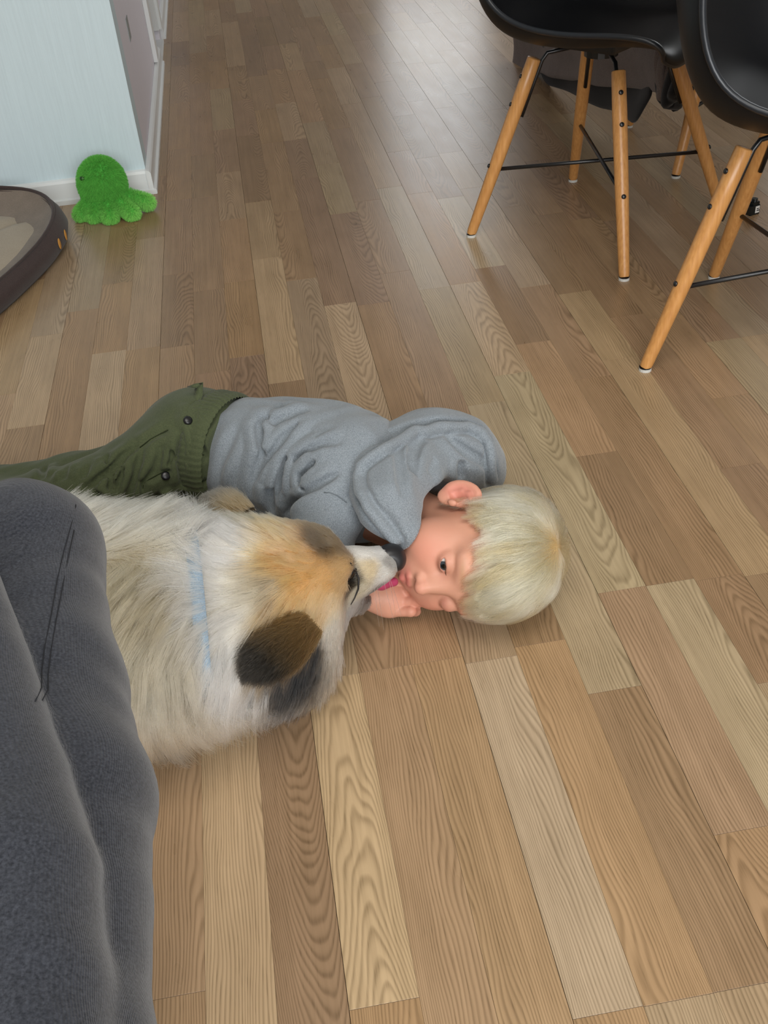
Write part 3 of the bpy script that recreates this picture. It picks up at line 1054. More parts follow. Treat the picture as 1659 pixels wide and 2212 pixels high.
def torso_core(P, g=0.):
    d = ell(P, HIP + TA * .03 - TN * .006 - A(0, 0, .006), (.080 + g, .066 + g, .074 + g), TR)
    d = smin(d, ell(P, (HIP + CHEST) / 2, (.12, .064 + g, .074 + g), TR), .04)
    d = smin(d, ell(P, CHEST, (.115, .078 + g, .092 + g), TR), .05)
    return d


def arm_core(P, g=0.):
    d = chain(P, [SHO, ELB], [.040 + g, .030 + g], .02)
    return smin(d, cone(P, ELB, WRI, .029 + g, .021 + g * .6), .012)


def legs_core(P, g=0.):
    d = chain(P, [HIP + TA * .02 + A(.0, -.03, .025), KNE], [.064 + g, .048 + g], .03)
    d = smin(d, cone(P, KNE, ANK, .047 + g, .036 + g), .02)
    e = chain(P, [HIP + A(.0, -.02, -.025), LEG0, LEG1, LEG2], [.062 + g, .050 + g, .038 + g, .034 + g], .03)
    return smin(d, e, .02)


# a loose fist beside the mouth: palm towards him, knuckles to the floor side
HW = WRI
HD = unit(at(905, 1288, .030) - WRI).astype(np.float32)           # wrist to knuckles
HU = unit(np.cross(HD, unit(ray(860, 1300)))).astype(np.float32)
HU = HU if HU[2] > 0 else -HU
HP = unit(np.cross(HU, HD)).astype(np.float32)                     # out of the back of the hand or the palm
HP = HP if HP @ ray(860, 1300) < 0 else -HP                        # points at the camera
def hand_pts():
    F_ = []
    for i, (lat, ln) in enumerate(((.0215, .92), (.0072, 1.0), (-.0072, .96), (-.0205, .82))):
        b = HW + HD * (.036 - .003 * abs(i - 1)) + HU * lat * .92 + HP * .004
        p1 = b + HD * .021 * ln + HP * .006
        p2 = p1 - HP * .017 * ln + HD * .006
        p3 = p2 - HD * .016 * ln - HP * .004
        F_.append(([b, p1, p2, p3], [.0074, .0071, .0066, .0056]))
    t0 = HW + HD * .016 + HU * .017 + HP * .004
    F_.append(([t0, t0 + HD * .020 + HU * .009 + HP * .006, t0 + HD * .040 + HU * .006 + HP * .008, t0 + HD * .054 - HU * .001 + HP * .006], [.0095, .0085, .0076, .0062]))
    return F_
FIN = hand_pts()
def hand(P):
    Rh = np.stack([HD, HU, HP], 1)
    d = ell(P, HW + HD * .020, (.026, .026, .0130), Rh)
    d = smin(d, ell(P, HW + HD * .020 - HU * .004, (.026, .022, .016), Rh), .008)
    d = smin(d, cone(P, WRI, HW + HD * .012, .0185, .018), .010)
    for pts, r in FIN:
        d = smin(d, chain(P, pts, r, .002), .0014)
    return d


def body_sdf(P):
    d = head_local(to_head(P)) * HS
    d = smin(d, torso_core(P, -.006), .03)
    d = smin(d, arm_core(P, -.006), .012)
    d = smin(d, hand(P), .006)
    d = smin(d, legs_core(P, -.008), .02)
    return smax(d, -(P[:, 2] - .0012), .002)


SKIN = srgb(204, 150, 126)
def skin_tint(V):
    L = to_head(V)
    c = np.tile(SKIN, (len(V), 1))
    def blend(w, col, amt):
        w = (np.clip(w, 0, 1) * amt)[:, None]
        c[:] = c * (1 - w) + col * w
    S = L.copy(); S[:, 0] = np.abs(S[:, 0])
    g = lambda c0, s: np.exp(-(((S - A(*c0)) / A(*s)) ** 2).sum(1))
    blend(g((.040, .060, -.040), (.022, .03, .022)), srgb(222, 138, 118), .55)
    blend(g((0, .095, -.040), (.010, .010, .010)), srgb(222, 140, 122), .45)
    blend(np.clip(1.6 * g((.078, -.014, -.034), (.012, .012, .021)), 0, 1), srgb(208, 124, 112), .6)
    blend(g((0, .086, -.060), (.018, .008, .0045)) + g((0, .086, -.0695), (.016, .008, .005)), srgb(196, 100, 96), .8)
    blend(g((.031, .080, -.0135), (.015, .012, .0065)), srgb(186, 116, 104), .45)
    blend(g((.030, .080, .0135), (.020, .012, .0035)), srgb(176, 138, 104), .6)          # fair eyebrow
    blend(np.clip((L[:, 2] - .02) / .03, 0, 1) * (L[:, 1] < .05), srgb(196, 168, 118), .95)  # scalp under the hair
    hnd = np.exp(-(((V - (HW + HD * .05)) / .03) ** 2).sum(1))
    blend(hnd, srgb(218, 140, 118), .5)
    return c


mat_skin = tinted('skin', .48, .35, .12, .12, 260)
V, Q = nets(body_sdf, from_head(A(0, 0, 0)) - .155, from_head(A(0, 0, 0)) + A(.155, .16, .10), .0019)
# the whole figure: fine head and hand, coarser under the clothes, in one net
lo, hi = A(-.62, .86, -.002), A(.345, 1.46, .225)
V, Q = nets(body_sdf, lo, hi, .0033, 2)
# refine the head and hand region by projecting a subdivided copy
boy = mesh('person', V, Q, mat_skin, None, True)
def refine(o, f, centre, rad, tint):
    bm = bmesh.new(); bm.from_mesh(o.data)
    cs = [Vector(c) for c in centre]
    es = [e for e in bm.edges if any((e.verts[0].co - c).length < r and (e.verts[1].co - c).length < r for c, r in zip(cs, rad))]
    bmesh.ops.subdivide_edges(bm, edges=es, cuts=1, use_grid_fill=True)
    bm.to_mesh(o.data); bm.free()
    me = o.data
    n = len(me.vertices)
    P = np.empty(n * 3, np.float32); me.vertices.foreach_get('co', P); P = P.reshape(-1, 3)
    m_ = np.zeros(n, bool)
    for c, r in zip(centre, rad): m_ |= np.linalg.norm(P - np.array(c), axis=1) < r
    q = P[m_]
    for _ in range(3): q = q - grad(f, q, .0004) * np.clip(f(q), -.0015, .0015)[:, None]
    P[m_] = q
    me.vertices.foreach_set('co', P.ravel())
    a = me.color_attributes.new('tint', 'FLOAT_COLOR', 'POINT')
    c4 = np.ones((n, 4), np.float32); c4[:, :3] = tint(P)
    a.data.foreach_set('color', c4.ravel())
    me.polygons.foreach_set('use_smooth', np.full(len(me.polygons), True))
    me.update()
refine(boy, body_sdf, [from_head(A(.02, .03, -.03)), HW + HD * .03], [.115, .07], skin_tint)
tag(boy, 'blond child in grey hoodie and green trousers lying on the floor, face to the dog', 'person')

# eyes
mat_white = plain('eye_white', srgb(205, 197, 192), .15)
mat_iris = plain('iris', srgb(58, 66, 74), .1)
mat_pupil = plain('pupil', srgb(8, 8, 9), .08)
for sx in (1,):                      # the other eye is shut against the floor
    c = A(.031 * sx, .0668, -.0125)
    bmx = bmesh.new(); bmesh.ops.create_uvsphere(bmx, u_segments=48, v_segments=32, radius=.0128)
    e = mesh('eye', from_head(np.array([v.co for v in bmx.verts]) + c), [[v.index for v in f.verts] for f in bmx.faces], mat_white, boy, True); bmx.free()
    look = unit(A(.10, 1, .06))
    up = unit(np.cross(look, A(1, 0, 0))); sd = np.cross(up, look)
    for nm, rr_, hh, mt in (('iris', .0062, .0006, mat_iris), ('pupil', .0030, .0009, mat_pupil)):
        Vd = [c + look * (.0128 + hh)] + [c + unit(look * math.sqrt(max(.0128 ** 2 - rr_ ** 2, 0)) + rr_ * (math.cos(a) * up + math.sin(a) * sd)) * (.0128 + hh * .85) for a in np.linspace(0, 2 * math.pi, 25)[:-1]]
        mesh(nm, from_head(np.array(Vd)), [(0, 1 + i, 1 + (i + 1) % 24) for i in range(24)], mt, e, True)

# lashes of the open eye
lw = []
for i in range(26):
    x = -.0100 + .0200 * i / 25
    zz = .0034 * math.sqrt(max(0, 1 - (x / .0108) ** 2))
    for sg, ln in ((1, .0058), (-1, .0030)):
        b0 = A(.0313 + x, .0672 + .0138 * math.sqrt(max(0, 1 - (x / .0152) ** 2)), -.0128 + sg * zz)
        dr = unit(A(x * 14, .9, sg * .55))
        lw.append([from_head(b0 + dr * ln * t + A(0, 0, sg * .0014) * t * t) for t in np.linspace(0, 1, 5)])
strands('eyelashes', np.array(lw), .00011, np.tile(srgb(92, 66, 48), (len(lw), 1)), tinted('lash', .6, .2), boy, .3)

# ---- hair: strands combed from the whorl over the scalp
rg = np.random.default_rng(21)
WH = to_head(hit(lambda P: skull_local(to_head(P)) * HS, 1206, 1180)[None].astype(np.float32))[0]
print('whorl', WH)
def scalp_keep(Pw):
    L = to_head(Pw)
    hairline = .048 - .55 * np.clip(L[:, 1] - .045, 0, 1) * 0
    front = (L[:, 2] > .045 + .25 * np.clip(.075 - L[:, 1], -1, 1) * 0) & (L[:, 1] > .03)
    ax_ = np.abs(L[:, 0])
    m_ = (L[:, 1] < .035) & (L[:, 2] > np.where(L[:, 1] > -.034, .0, -.020)) & ~((L[:, 1] > .006) & (L[:, 2] < .006))
    m_ |= (L[:, 1] < -.035) & (L[:, 2] > -.058)
    m_ |= (L[:, 1] >= .035) & (L[:, 2] > .052 - .35 * np.clip(L[:, 1] - .035, 0, 1) + .0)
    ear = ((L[:, 1] + .012) ** 2 / .022 ** 2 + (L[:, 2] + .034) ** 2 / .030 ** 2 < 1) & (ax_ > .05)
    return (m_ & ~ear).astype(float)
Vh, Qh = nets(lambda L: skull_local(L), A(-.09, -.12, -.09), A(.09, .11, .11), .004)
Vw = from_head(Vh)
NH, KH = 38000, 16
Rr, _ = surface_points(Vw, Qh, NH, rg, scalp_keep)
L0 = to_head(Rr)
def hair_path(L0, length, rg, n=KH):
    P = L0.copy(); out = [P.copy()]
    d = P - WH
    nn = grad(skull_local, P)
    d = unit(d - (d * nn).sum(1, keepdims=True) * nn)
    # gravity in head space pulls the fringe to the floor side
    G = (A(0, 0, -1) @ HR)
    sw = rg.normal(0, .15, (len(P), 3)).astype(np.float32)
    step = (length / (n - 1))[:, None]
    lift = .004 + .011 * rg.random(len(P)) ** 1.2
    for i in range(1, n):
        t = i / (n - 1)
        nn = grad(skull_local, P)
        r_ = P - WH
        rad = unit(r_ - (r_ * nn).sum(1, keepdims=True) * nn)
        # over the top everything is combed forward; the sides fall down past the ears
        fwd = A(0, .55, -.9)
        comb = np.where((P[:, 1] > -.03)[:, None], rad + .45 * fwd, rad)
        d = unit(.55 * d + .45 * unit(comb) + .16 * G * t + sw * .5)
        d = unit(d - (d * nn).sum(1, keepdims=True) * nn * .92)
        P = P + d * step
        s = skull_local(P)
        tgt = lift * min(1, t * 2.2) + .0006
        P = P + nn * (tgt - s)[:, None] * np.where(s < tgt, 1., .35)[:, None]
        out.append(P.copy())
    return np.stack(out, 1)
distw = np.linalg.norm(L0 - WH, axis=1)
length = np.clip(.050 + .040 * rg.random(NH) + .012 * (L0[:, 2] > .03), .03, .11)
length *= np.where((L0[:, 2] < .0) | (L0[:, 1] < -.05), .55, 1.)
length = np.where((L0[:, 1] > .0) & (L0[:, 2] < .035), length * .55, length)
PTl = hair_path(L0, length.astype(np.float32), np.random.default_rng(3))
# the fringe and the sides are cut off level: shorten what would hang over the face
zc = np.where(PTl[..., 1] > .03, .022 + .10 * np.clip(PTl[..., 0] - .02, 0, 1), .000) + rg.normal(0, .005, (NH, 1)) + .011 * np.sin(L0[:, :1] * 260) * np.sin(L0[:, 1:2] * 170)
over = (PTl[..., 1] > .0) & (PTl[..., 2] < zc)
first = np.where(over.any(1), over.argmax(1), KH - 1)
length = length * np.clip(first / (KH - 1), .12, 1)
PTl = hair_path(L0, length.astype(np.float32), np.random.default_rng(3))
# locks: strands lean to the nearest of a few hundred leaders
gi = rg.choice(NH, 340, replace=False)
gl = L0[gi]
near = np.empty(NH, int)
for s in range(0, NH, 4000):
    near[s:s + 4000] = ((L0[s:s + 4000, None] - gl[None]) ** 2).sum(2).argmin(1)
lead = PTl[gi][near]
wt = (np.linspace(0, 1, KH) ** 1.1 * .90)[None, :, None] * rg.uniform(.6, 1, (NH, 1, 1))
PTl = PTl * (1 - wt) + lead * wt
PTl += (rg.normal(0, .0011, (NH, 1, 3)) * np.linspace(0, 1, KH)[None, :, None]).astype(np.float32)
PTw = from_head(PTl.reshape(-1, 3)).reshape(NH, KH, 3)
PTw[..., 2] = np.maximum(PTw[..., 2], .0015)
cl = rg.random(340)[near] * .75 + rg.random(NH) * .25
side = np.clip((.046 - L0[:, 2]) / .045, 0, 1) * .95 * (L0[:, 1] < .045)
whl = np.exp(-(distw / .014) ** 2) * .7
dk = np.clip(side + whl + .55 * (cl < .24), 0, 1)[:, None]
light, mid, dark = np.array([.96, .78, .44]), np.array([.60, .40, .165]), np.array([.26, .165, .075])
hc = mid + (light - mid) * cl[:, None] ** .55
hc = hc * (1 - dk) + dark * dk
mat_hair = hair_mat('blond_hair')
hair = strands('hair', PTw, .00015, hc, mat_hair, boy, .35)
hair['label'] = 'straight pale blond hair falling from a whorl'

# ---- trousers
def on_torso(px, py, f): return hit(f, px, py)
def trousers_base(P):
    d = legs_core(P, .006)
    hp = ell(P, HIP + TA * .022 - TN * .006, (.088, .078, .089), TR)
    d = smin(d, hp, .03)
    d = smin(d, ell(P, HIP + TA * .055 - TN * .004 - A(0, 0, .008), (.06, .078, .086), TR), .025)
    return d
def waist_cut(P): return (P - (HIP + TA * .088)) @ TA          # positive beyond the waist towards the chest
FOLDS_T = on_surface(trousers_base, [
    ([(490, 640), (400, 730), (330, 830), (300, 920), (320, 980)], 1.), ([(585, 580), (560, 700), (520, 830), (470, 960), (455, 1040)], 1.), ([(440, 660), (420, 800), (380, 900), (370, 990)], .9),
    ([(740, 520), (740, 650), (700, 760), (590, 870), (570, 1020)], .8), ([(930, 420), (920, 560), (900, 680), (930, 820), (965, 870)], 1.1), ([(1020, 200), (1015, 330), (1050, 500), (1110, 640), (1130, 700)], 1.1),
    ([(560, 560), (450, 650), (330, 760), (180, 890), (80, 950)], 1.7), ([(840, 560), (830, 680), (805, 760)], .7), ([(690, 960), (730, 1010), (740, 1070)], 1.), ([(920, 930), (945, 1000), (965, 1070)], 1.),
    ([(900, 840), (960, 880), (1060, 885), (1135, 840)], .7), ([(915, 690), (1000, 665), (1120, 640)], .5), ([(890, 740), (720, 810), (600, 880)], .5), ([(800, 430), (650, 510), (560, 580)], .5), ([(300, 640), (280, 760)], .6), ([(120, 730), (90, 860)], .7), ([(-60, 740), (-90, 860)], .7), ([(-250, 745), (-270, 850)], .7), ([(1210, 280), (1120, 420), (1105, 520)], .6),
    ([(160, 940), (220, 1000), (260, 1060)], 1.2)], (160, 820), 3.95, inset=.0022)
def trousers_sdf(P):
    d = trousers_base(P)
    d = crease(P, d, FOLDS_T, .0085, .0050, .0066, .0130, .0085)
    wv = np.sin(P[:, 0] * 95 + 6 * np.sin(P[:, 1] * 31)) * np.sin(P[:, 1] * 70 + P[:, 2] * 60)
    d = d - .0007 * wv
    d = smax(d, waist_cut(P), .004)
    return smax(d, -(P[:, 2] - .0015), .002)
mat_trous = fabric('olive_cotton', srgb(64, 72, 48), srgb(84, 91, 64), (700, 700, 700), .85, .15, .12)
tr_o = sdf_obj('trousers', trousers_sdf, A(-.62, 1.02, -.002), A(.0, 1.47, .23), .0031, mat_trous, boy)
tr_o['label'] = 'olive green cotton trousers'
def socks_sdf(P):
    d = smin(cone(P, LEG2 - A(.0, 0, 0), LEG2 + A(-.05, .002, -.004), .033, .028), cone(P, LEG2 + A(-.05, 0, -.006), LEG2 + A(-.075, -.075, -.012), .030, .026), .012)
    e = smin(cone(P, ANK, ANK + A(-.045, .012, -.006), .034, .029), cone(P, ANK + A(-.045, .012, -.01), ANK + A(-.07, -.060, -.020), .030, .026), .012)
    return smax(np.minimum(d, e), -(P[:, 2] - .002), .002)
sk = sdf_obj('socks', socks_sdf, A(-.84, 1.05, -.002), A(-.40, 1.48, .16), .005, plain('sock_grey', srgb(120, 122, 126), .95, 0, .1), boy)
# ribbed elastic waistband: a ring of cloth round the waist
def waistband():
    V, Fc, n = [], [], 220
    c0 = HIP + TA * .066
    for i in range(n):
        th = 2 * math.pi * i / n
        dirv = TN * math.cos(th) + TZ * math.sin(th)
        f = trousers_base
        lo_, hi_ = .03, .16
        for _ in range(22):
            m_ = (lo_ + hi_) / 2
            if float(f((c0 + dirv * m_)[None].astype(np.float32))[0]) < 0: lo_ = m_
            else: hi_ = m_
        r = lo_ + .0045 + .0014 * math.sin(th * 75)
        for a_off, dr in ((-.016, -.004), (-.0145, .0005), (-.008, .0012), (0, .0), (.008, .0012), (.0145, .0005), (.0215, -.004)):
            p = c0 + TA * a_off + dirv * (r + dr)
            V.append((p[0], p[1], max(p[2], .001)))
    m_ = 7
    for i in range(n):
        j = (i + 1) % n
        for k in range(m_ - 1): Fc.append((i * m_ + k, j * m_ + k, j * m_ + k + 1, i * m_ + k + 1))
    return mesh('waistband', V, Fc, mat_trous, tr_o, True)
waistband()
for px, py in ((406, 908), (358, 1028)):
    c = hit(trousers_sdf, px, py)
    if c is not None:
        nn = grad(trousers_sdf, c[None].astype(np.float32))[0]
        MB().disc(c - nn * .001, nn, .0062, .003, 18).build('snap_button', MAT['black_metal'], tr_o, True)
def patch(name, pxs, thick, mat, parent, f):
    """flap of cloth lying on a surface, outlined by points on it"""
    ps = [hit(f, *p) for p in pxs]
    ps = [p for p in ps if p is not None]
    c = np.mean(ps, 0); nn = grad(f, np.array([c], np.float32))[0].astype(float)
    ps = [p + nn * .0022 for p in ps]; c = c + nn * .0055
    n = len(ps)
    V = [c] + ps + [(np.array(p) + c) / 2 + nn * .0012 for p in ps]
    Fc = [(0, 1 + n + i, 1 + n + (i + 1) % n) for i in range(n)] + [(1 + n + i, 1 + i, 1 + (i + 1) % n, 1 + n + (i + 1) % n) for i in range(n)]
    o = mesh(name, V, Fc, mat, parent, True)
    md = o.modifiers.new('t', 'SOLIDIFY'); md.thickness = thick; md.offset = 0
    md = o.modifiers.new('s', 'SUBSURF'); md.levels = md.render_levels = 2
    return o
patch('pocket_flap', ((416, 866), (434, 862), (428, 905), (421, 948), (404, 922), (384, 902)), .002, mat_trous, tr_o, trousers_sdf)
patch('pocket', ((396, 975), (440, 985), (446, 1034), (425, 1046), (404, 1030)), .0022, mat_trous, tr_o, trousers_sdf)
tabp = [hit(trousers_sdf, *p) for p in ((420, 880), (430, 856))]
if all(p is not None for p in tabp):
    a, b = tabp
    MB().box((0, 0, 0), (.001, .001, .001))
    e = b + A(.003, .0, .020)
    wv_ = unit(A(.9, -.3, .1)) * .006
    V = [a - wv_, a + wv_, b - wv_ + A(0, 0, .003), b + wv_ + A(0, 0, .003), e - wv_, e + wv_, e - wv_ * 2.2 + A(-.004, 0, -.003), e + wv_ * .2 + A(-.004, 0, -.006)]
    o = mesh('tab', V, [(0, 1, 3, 2), (2, 3, 5, 4), (4, 5, 7, 6)], mat_trous, tr_o, True)
    md = o.modifiers.new('t', 'SOLIDIFY'); md.thickness = .0025

mat_tseam = plain('seam_olive', srgb(46, 52, 34), .9, 0, .1)
def seam_line(name, pxs, f, mat, parent, rad=.0008):
    q = [p for p in hits(f, pxs) if p is not None]
    if len(q) > 1: return MB().tube(q, rad, 6).build(name, mat, parent, True)
for pl in (((363, 929), (345, 938), (325, 949), (302, 967)), ((385, 1007), (365, 1014), (342, 1025), (322, 1036), (310, 1046), (306, 1080)),
           ((388, 1033), (396, 1038), (406, 1043), (418, 1045), (430, 1044), (446, 1034)), ((392, 995), (410, 989), (428, 985), (443, 982))):
    seam_line('seam', pl, trousers_sdf, mat_tseam, tr_o)

# ---- hoodie
def hoodie_base(P):
    d = ell(P, HIP + TA * .125 - TN * .004 - A(0, 0, .008), (.070, .078, .089), TR)
    d = smin(d, ell(P, (HIP + CHEST) / 2 + TA * .020 - A(0, 0, .006), (.128, .081, .091), TR), .04)
    d = smin(d, ell(P, CHEST + TN * .004, (.115, .090, .101), TR), .05)
    d = smin(d, ell(P, SHO + A(-.01, .0, -.004), (.062, .055, .055)), .03)
    d = smin(d, arm_core(P, .011), .022)
    return d
FOLDS_H = on_surface(hoodie_base, [
    ([(690, 235), (580, 280), (545, 340), (560, 450), (575, 560), (545, 700), (505, 830), (470, 960)], 1.15), ([(1000, 185), (870, 225), (740, 285), (640, 345)], .9),
    ([(960, 250), (830, 380), (700, 530), (600, 680), (530, 770)], 1.05), ([(830, 540), (780, 640), (745, 780), (715, 900), (695, 1010)], 1.), ([(1300, 480), (1130, 500), (1000, 560), (880, 640), (800, 730)], .9),
    ([(1130, 590), (1020, 680), (940, 780), (935, 870), (965, 930)], 1.), ([(1290, 745), (1180, 810), (1080, 880), (960, 950), (850, 1050), (760, 1130)], 1.3), ([(650, 800), (640, 900), (650, 1000), (665, 1110)], 1.),
    ([(370, 290), (290, 470), (215, 650), (180, 800), (165, 960)], .55), ([(1435, 925), (1370, 945), (1330, 935)], .6), ([(1230, 330), (1110, 400), (1010, 470)], .35), ([(700, 130), (740, 200)], .4)], (430, 840), 4.1475, inset=.0028)
NECK = from_head(A(.0, -.030, -.110))
HOOD_RIM = ((520, 1375), (400, 1230), (250, 1040), (170, 880), (148, 740), (180, 630), (270, 550), (450, 440), (620, 350), (720, 275), (840, 275), (960, 240), (1100, 235), (1250, 235), (1380, 295), (1455, 400), (1478, 520), (1486, 640), (1500, 770))
def hood_base(P):
    d = chain(P, [at(*p) for p in ((880, 985, .135), (930, 975, .125), (985, 985, .105), (1022, 1010, .070))], [.050, .053, .052, .048], .03)
    d = smin(d, ell(P, at(850, 1050, .132), (.064, .060, .056)), .05)
    d = smin(d, chain(P, [at(*p) for p in ((880, 1150, .13), (840, 1090, .15), (820, 1030, .158))], [.024, .036, .034], .02), .03)
    neck = chain(P, [NECK - TA * .045, NECK, from_head(A(0, .0, -.03))], [.048, .062, .078], .02)
    return smax(d, -neck, .012)
RIMQ = on_surface(hood_base, [(list(HOOD_RIM), 1.)], (740, 870), 4.608)
RIMP = RIMQ[0][0] if RIMQ else []
FOLDS_I = on_surface(hood_base, [
    ([(560, 390), (555, 560), (575, 760), (605, 960)], .8), ([(800, 340), (730, 420), (690, 540), (690, 720)], 2.6), ([(930, 560), (890, 640), (860, 720)], .5), ([(1020, 300), (1130, 430), (1250, 510), (1380, 580), (1450, 650)], 1.9),
    ([(1180, 570), (1160, 640), (1180, 760)], 1.0), ([(390, 1040), (480, 1170), (580, 1290)], .35), ([(1410, 360), (1440, 480), (1460, 620)], .9)], (740, 870), 4.608, inset=.0028)
FOLDS_O = on_surface(hood_base, [([(215, 440), (330, 400), (480, 320), (640, 270), (760, 235), (900, 212), (1050, 212), (1180, 220)], 1.2)], (740, 870), 4.608, inset=.0028)
def hood_sdf(P):
    d = hood_base(P)
    d = crease(P, d, FOLDS_I, .0105, .0056, .0036, .0135, .0085)
    d = crease(P, d, FOLDS_O, .010, .0055, .002, .013, .008)
    if len(RIMP) > 1: d = smin(d + .005 * np.exp(-((seglen(P, RIMP) - .0105) / .0036) ** 2), seglen(P, RIMP) - .0068, .003)
    d = d - .0008 * np.sin(P[:, 0] * 70 + 3 * np.sin(P[:, 1] * 50)) * np.sin(P[:, 2] * 80 + P[:, 1] * 50)
    return smax(smax(d, -(head_local(to_head(P)) * HS - .003), .003), -(P[:, 2] - .0015), .002)
def hoodie_sdf(P):
    d = hoodie_base(P)
    d = crease(P, d, FOLDS_H)
    d = d - .0022 * np.sin(P[:, 0] * 75 - P[:, 2] * 95 + 2.2 * np.sin(P[:, 1] * 46)) * np.sin(P[:, 0] * 31 + P[:, 1] * 44)
    d = d - .0006 * np.sin(P[:, 0] * 60 + 4 * np.sin(P[:, 1] * 40)) * np.sin(P[:, 2] * 75 + P[:, 1] * 50)
    d = smax(d, -((P - (HIP + TA * .073)) @ TA), .006)                      # hem
    d = smax(d, (P - (NECK + TA * .012)) @ TA, .01)
    d = smax(d, -cone(P, WRI, WRI + (WRI - ELB) * .5, .030, .06), .004)     # cuff ends before the hand
    d = smax(d, -(chain(P, [NECK - TA * .02, NECK + TA * .06], [.043, .05]) ), .008)
    return smax(d, -(P[:, 2] - .0018), .002)
mat_hood = fabric('grey_melange', srgb(104, 112, 119), srgb(150, 158, 164), (1000, 1000, 420), .95, .25, .03, .3)
hd_o = sdf_obj('hoodie', hoodie_sdf, A(-.16, .90, -.002), A(.24, 1.37, .24), .0027, mat_hood, boy)
hd_o['label'] = 'grey melange hooded sweatshirt'
ho_o = sdf_obj('hood', hood_sdf, A(-.02, .93, -.002), A(.36, 1.34, .25), .0027, mat_hood, hd_o)
mat_seam = plain('seam_grey', srgb(112, 119, 124), .95, 0, .1)
seam_line('sleeve_seam', ((700, 1064), (712, 1064), (728, 1070), (743, 1081), (762, 1095), (780, 1112), (795, 1130), (806, 1146), (818, 1164)), hoodie_sdf, mat_seam, hd_o)
# ---------------------------------------------------------------- the dog
DN = hit(body_sdf, 866, 1207) - ray(866, 1207) * .016      # tip of the nose, against the cheek
print('nose', DN)
DC = at(650, 1238, .150)                     # middle of the skull
DF = unit(DN - DC)
DC = DN - DF * .150
DS = unit(np.cross(DF, A(0, 0, 1)))          # his right side, towards the camera
DU = np.cross(DS, DF)
DRt = np.stack([DF, DS, DU], 1).astype(np.float32)
def dog_pt(f, s, u): return (DC + DF * f + DS * s + DU * u).astype(np.float32)
NECKC = at(505, 1318, .125).astype(np.float32)
COLC = at(438, 1322, .125).astype(np.float32)
BODY = [at(330, 1338, .138).astype(np.float32), at(150, 1345, .142).astype(np.float32), at(-140, 1345, .138).astype(np.float32)]
SHL = at(338, 1462, .062).astype(np.float32)
def dog_sdf(P):
    d = ell(P, dog_pt(0, 0, 0), (.066, .058, .054), DRt)                                  # skull
    d = smin(d, ell(P, dog_pt(.026, 0, .014), (.040, .046, .036), DRt), .02)              # forehead
    mz = chain(P, [dog_pt(.05, 0, -.012), dog_pt(.085, 0, -.010), dog_pt(.126, 0, -.002)], [.038, .0285, .0200], .01)
    mz = smin(mz, chain(P, [dog_pt(.06, 0, -.030), dog_pt(.120, 0, -.020)], [.022, .0135], .01), .01)
    mz = smin(mz, ell(P, dog_pt(.030, .012, -.046), (.046, .030, .026), DRt), .02)
    mz = smin(mz, chain(P, [dog_pt(.05, .008, -.040), at(772, 1296, .062)], [.026, .016], .01), .015)
    d = smin(d, mz, .014)
    for s in (1, -1):
        d = smin(d, ell(P, dog_pt(-.005, .040 * s, -.030), (.050, .032, .040), DRt), .02)  # cheeks
        d = smax(d, -ell(P, dog_pt(.062, .030 * s, .010), (.012, .009, .008), DRt), .008)
        d = smin(d, ell(P, dog_pt(.046, .026 * s, .026), (.018, .012, .010), DRt), .012)   # brow
    d = smin(d, chain(P, [dog_pt(-.03, 0, -.01), NECKC], [.062, .098], .03), .04)
    d = smin(d, ell(P, at(592, 1402, .072), (.072, .066, .062)), .04)                     # throat and chest
    d = smin(d, chain(P, [NECKC, COLC, BODY[0]], [.100, .098, .112], .03), .03)
    d = smin(d, chain(P, BODY, [.112, .118, .108], .03), .03)
    d = smin(d, chain(P, [at(345, 1400, .12), SHL, at(335, 1505, .035)], [.085, .066, .034], .03), .04)   # near upper arm and elbow
    d = smin(d, chain(P, [at(-60, 1400, .10), at(-40, 1500, .06)], [.09, .05], .03), .04)  # thigh
    d = smin(d, chain(P, [at(335, 1500, .035), at(480, 1430, .028), at(620, 1390, .022)], [.030, .026, .024], .02), .02)   # forearm and paw under the chin
    d = smin(d, chain(P, [BODY[2] + A(-.08, .02, -.02), BODY[2] + A(-.17, .06, -.05), BODY[2] + A(-.22, -.03, -.085), BODY[2] + A(-.17, -.12, -.095)], [.035, .034, .030, .018], .01), .03)   # tail curled round
    return smax(d, -(P[:, 2] - .002), .003)
lo, hi = A(-.86, .62, -.002), A(.16, 1.14, .30)
V, Q = nets(dog_sdf, lo, hi, .0048)

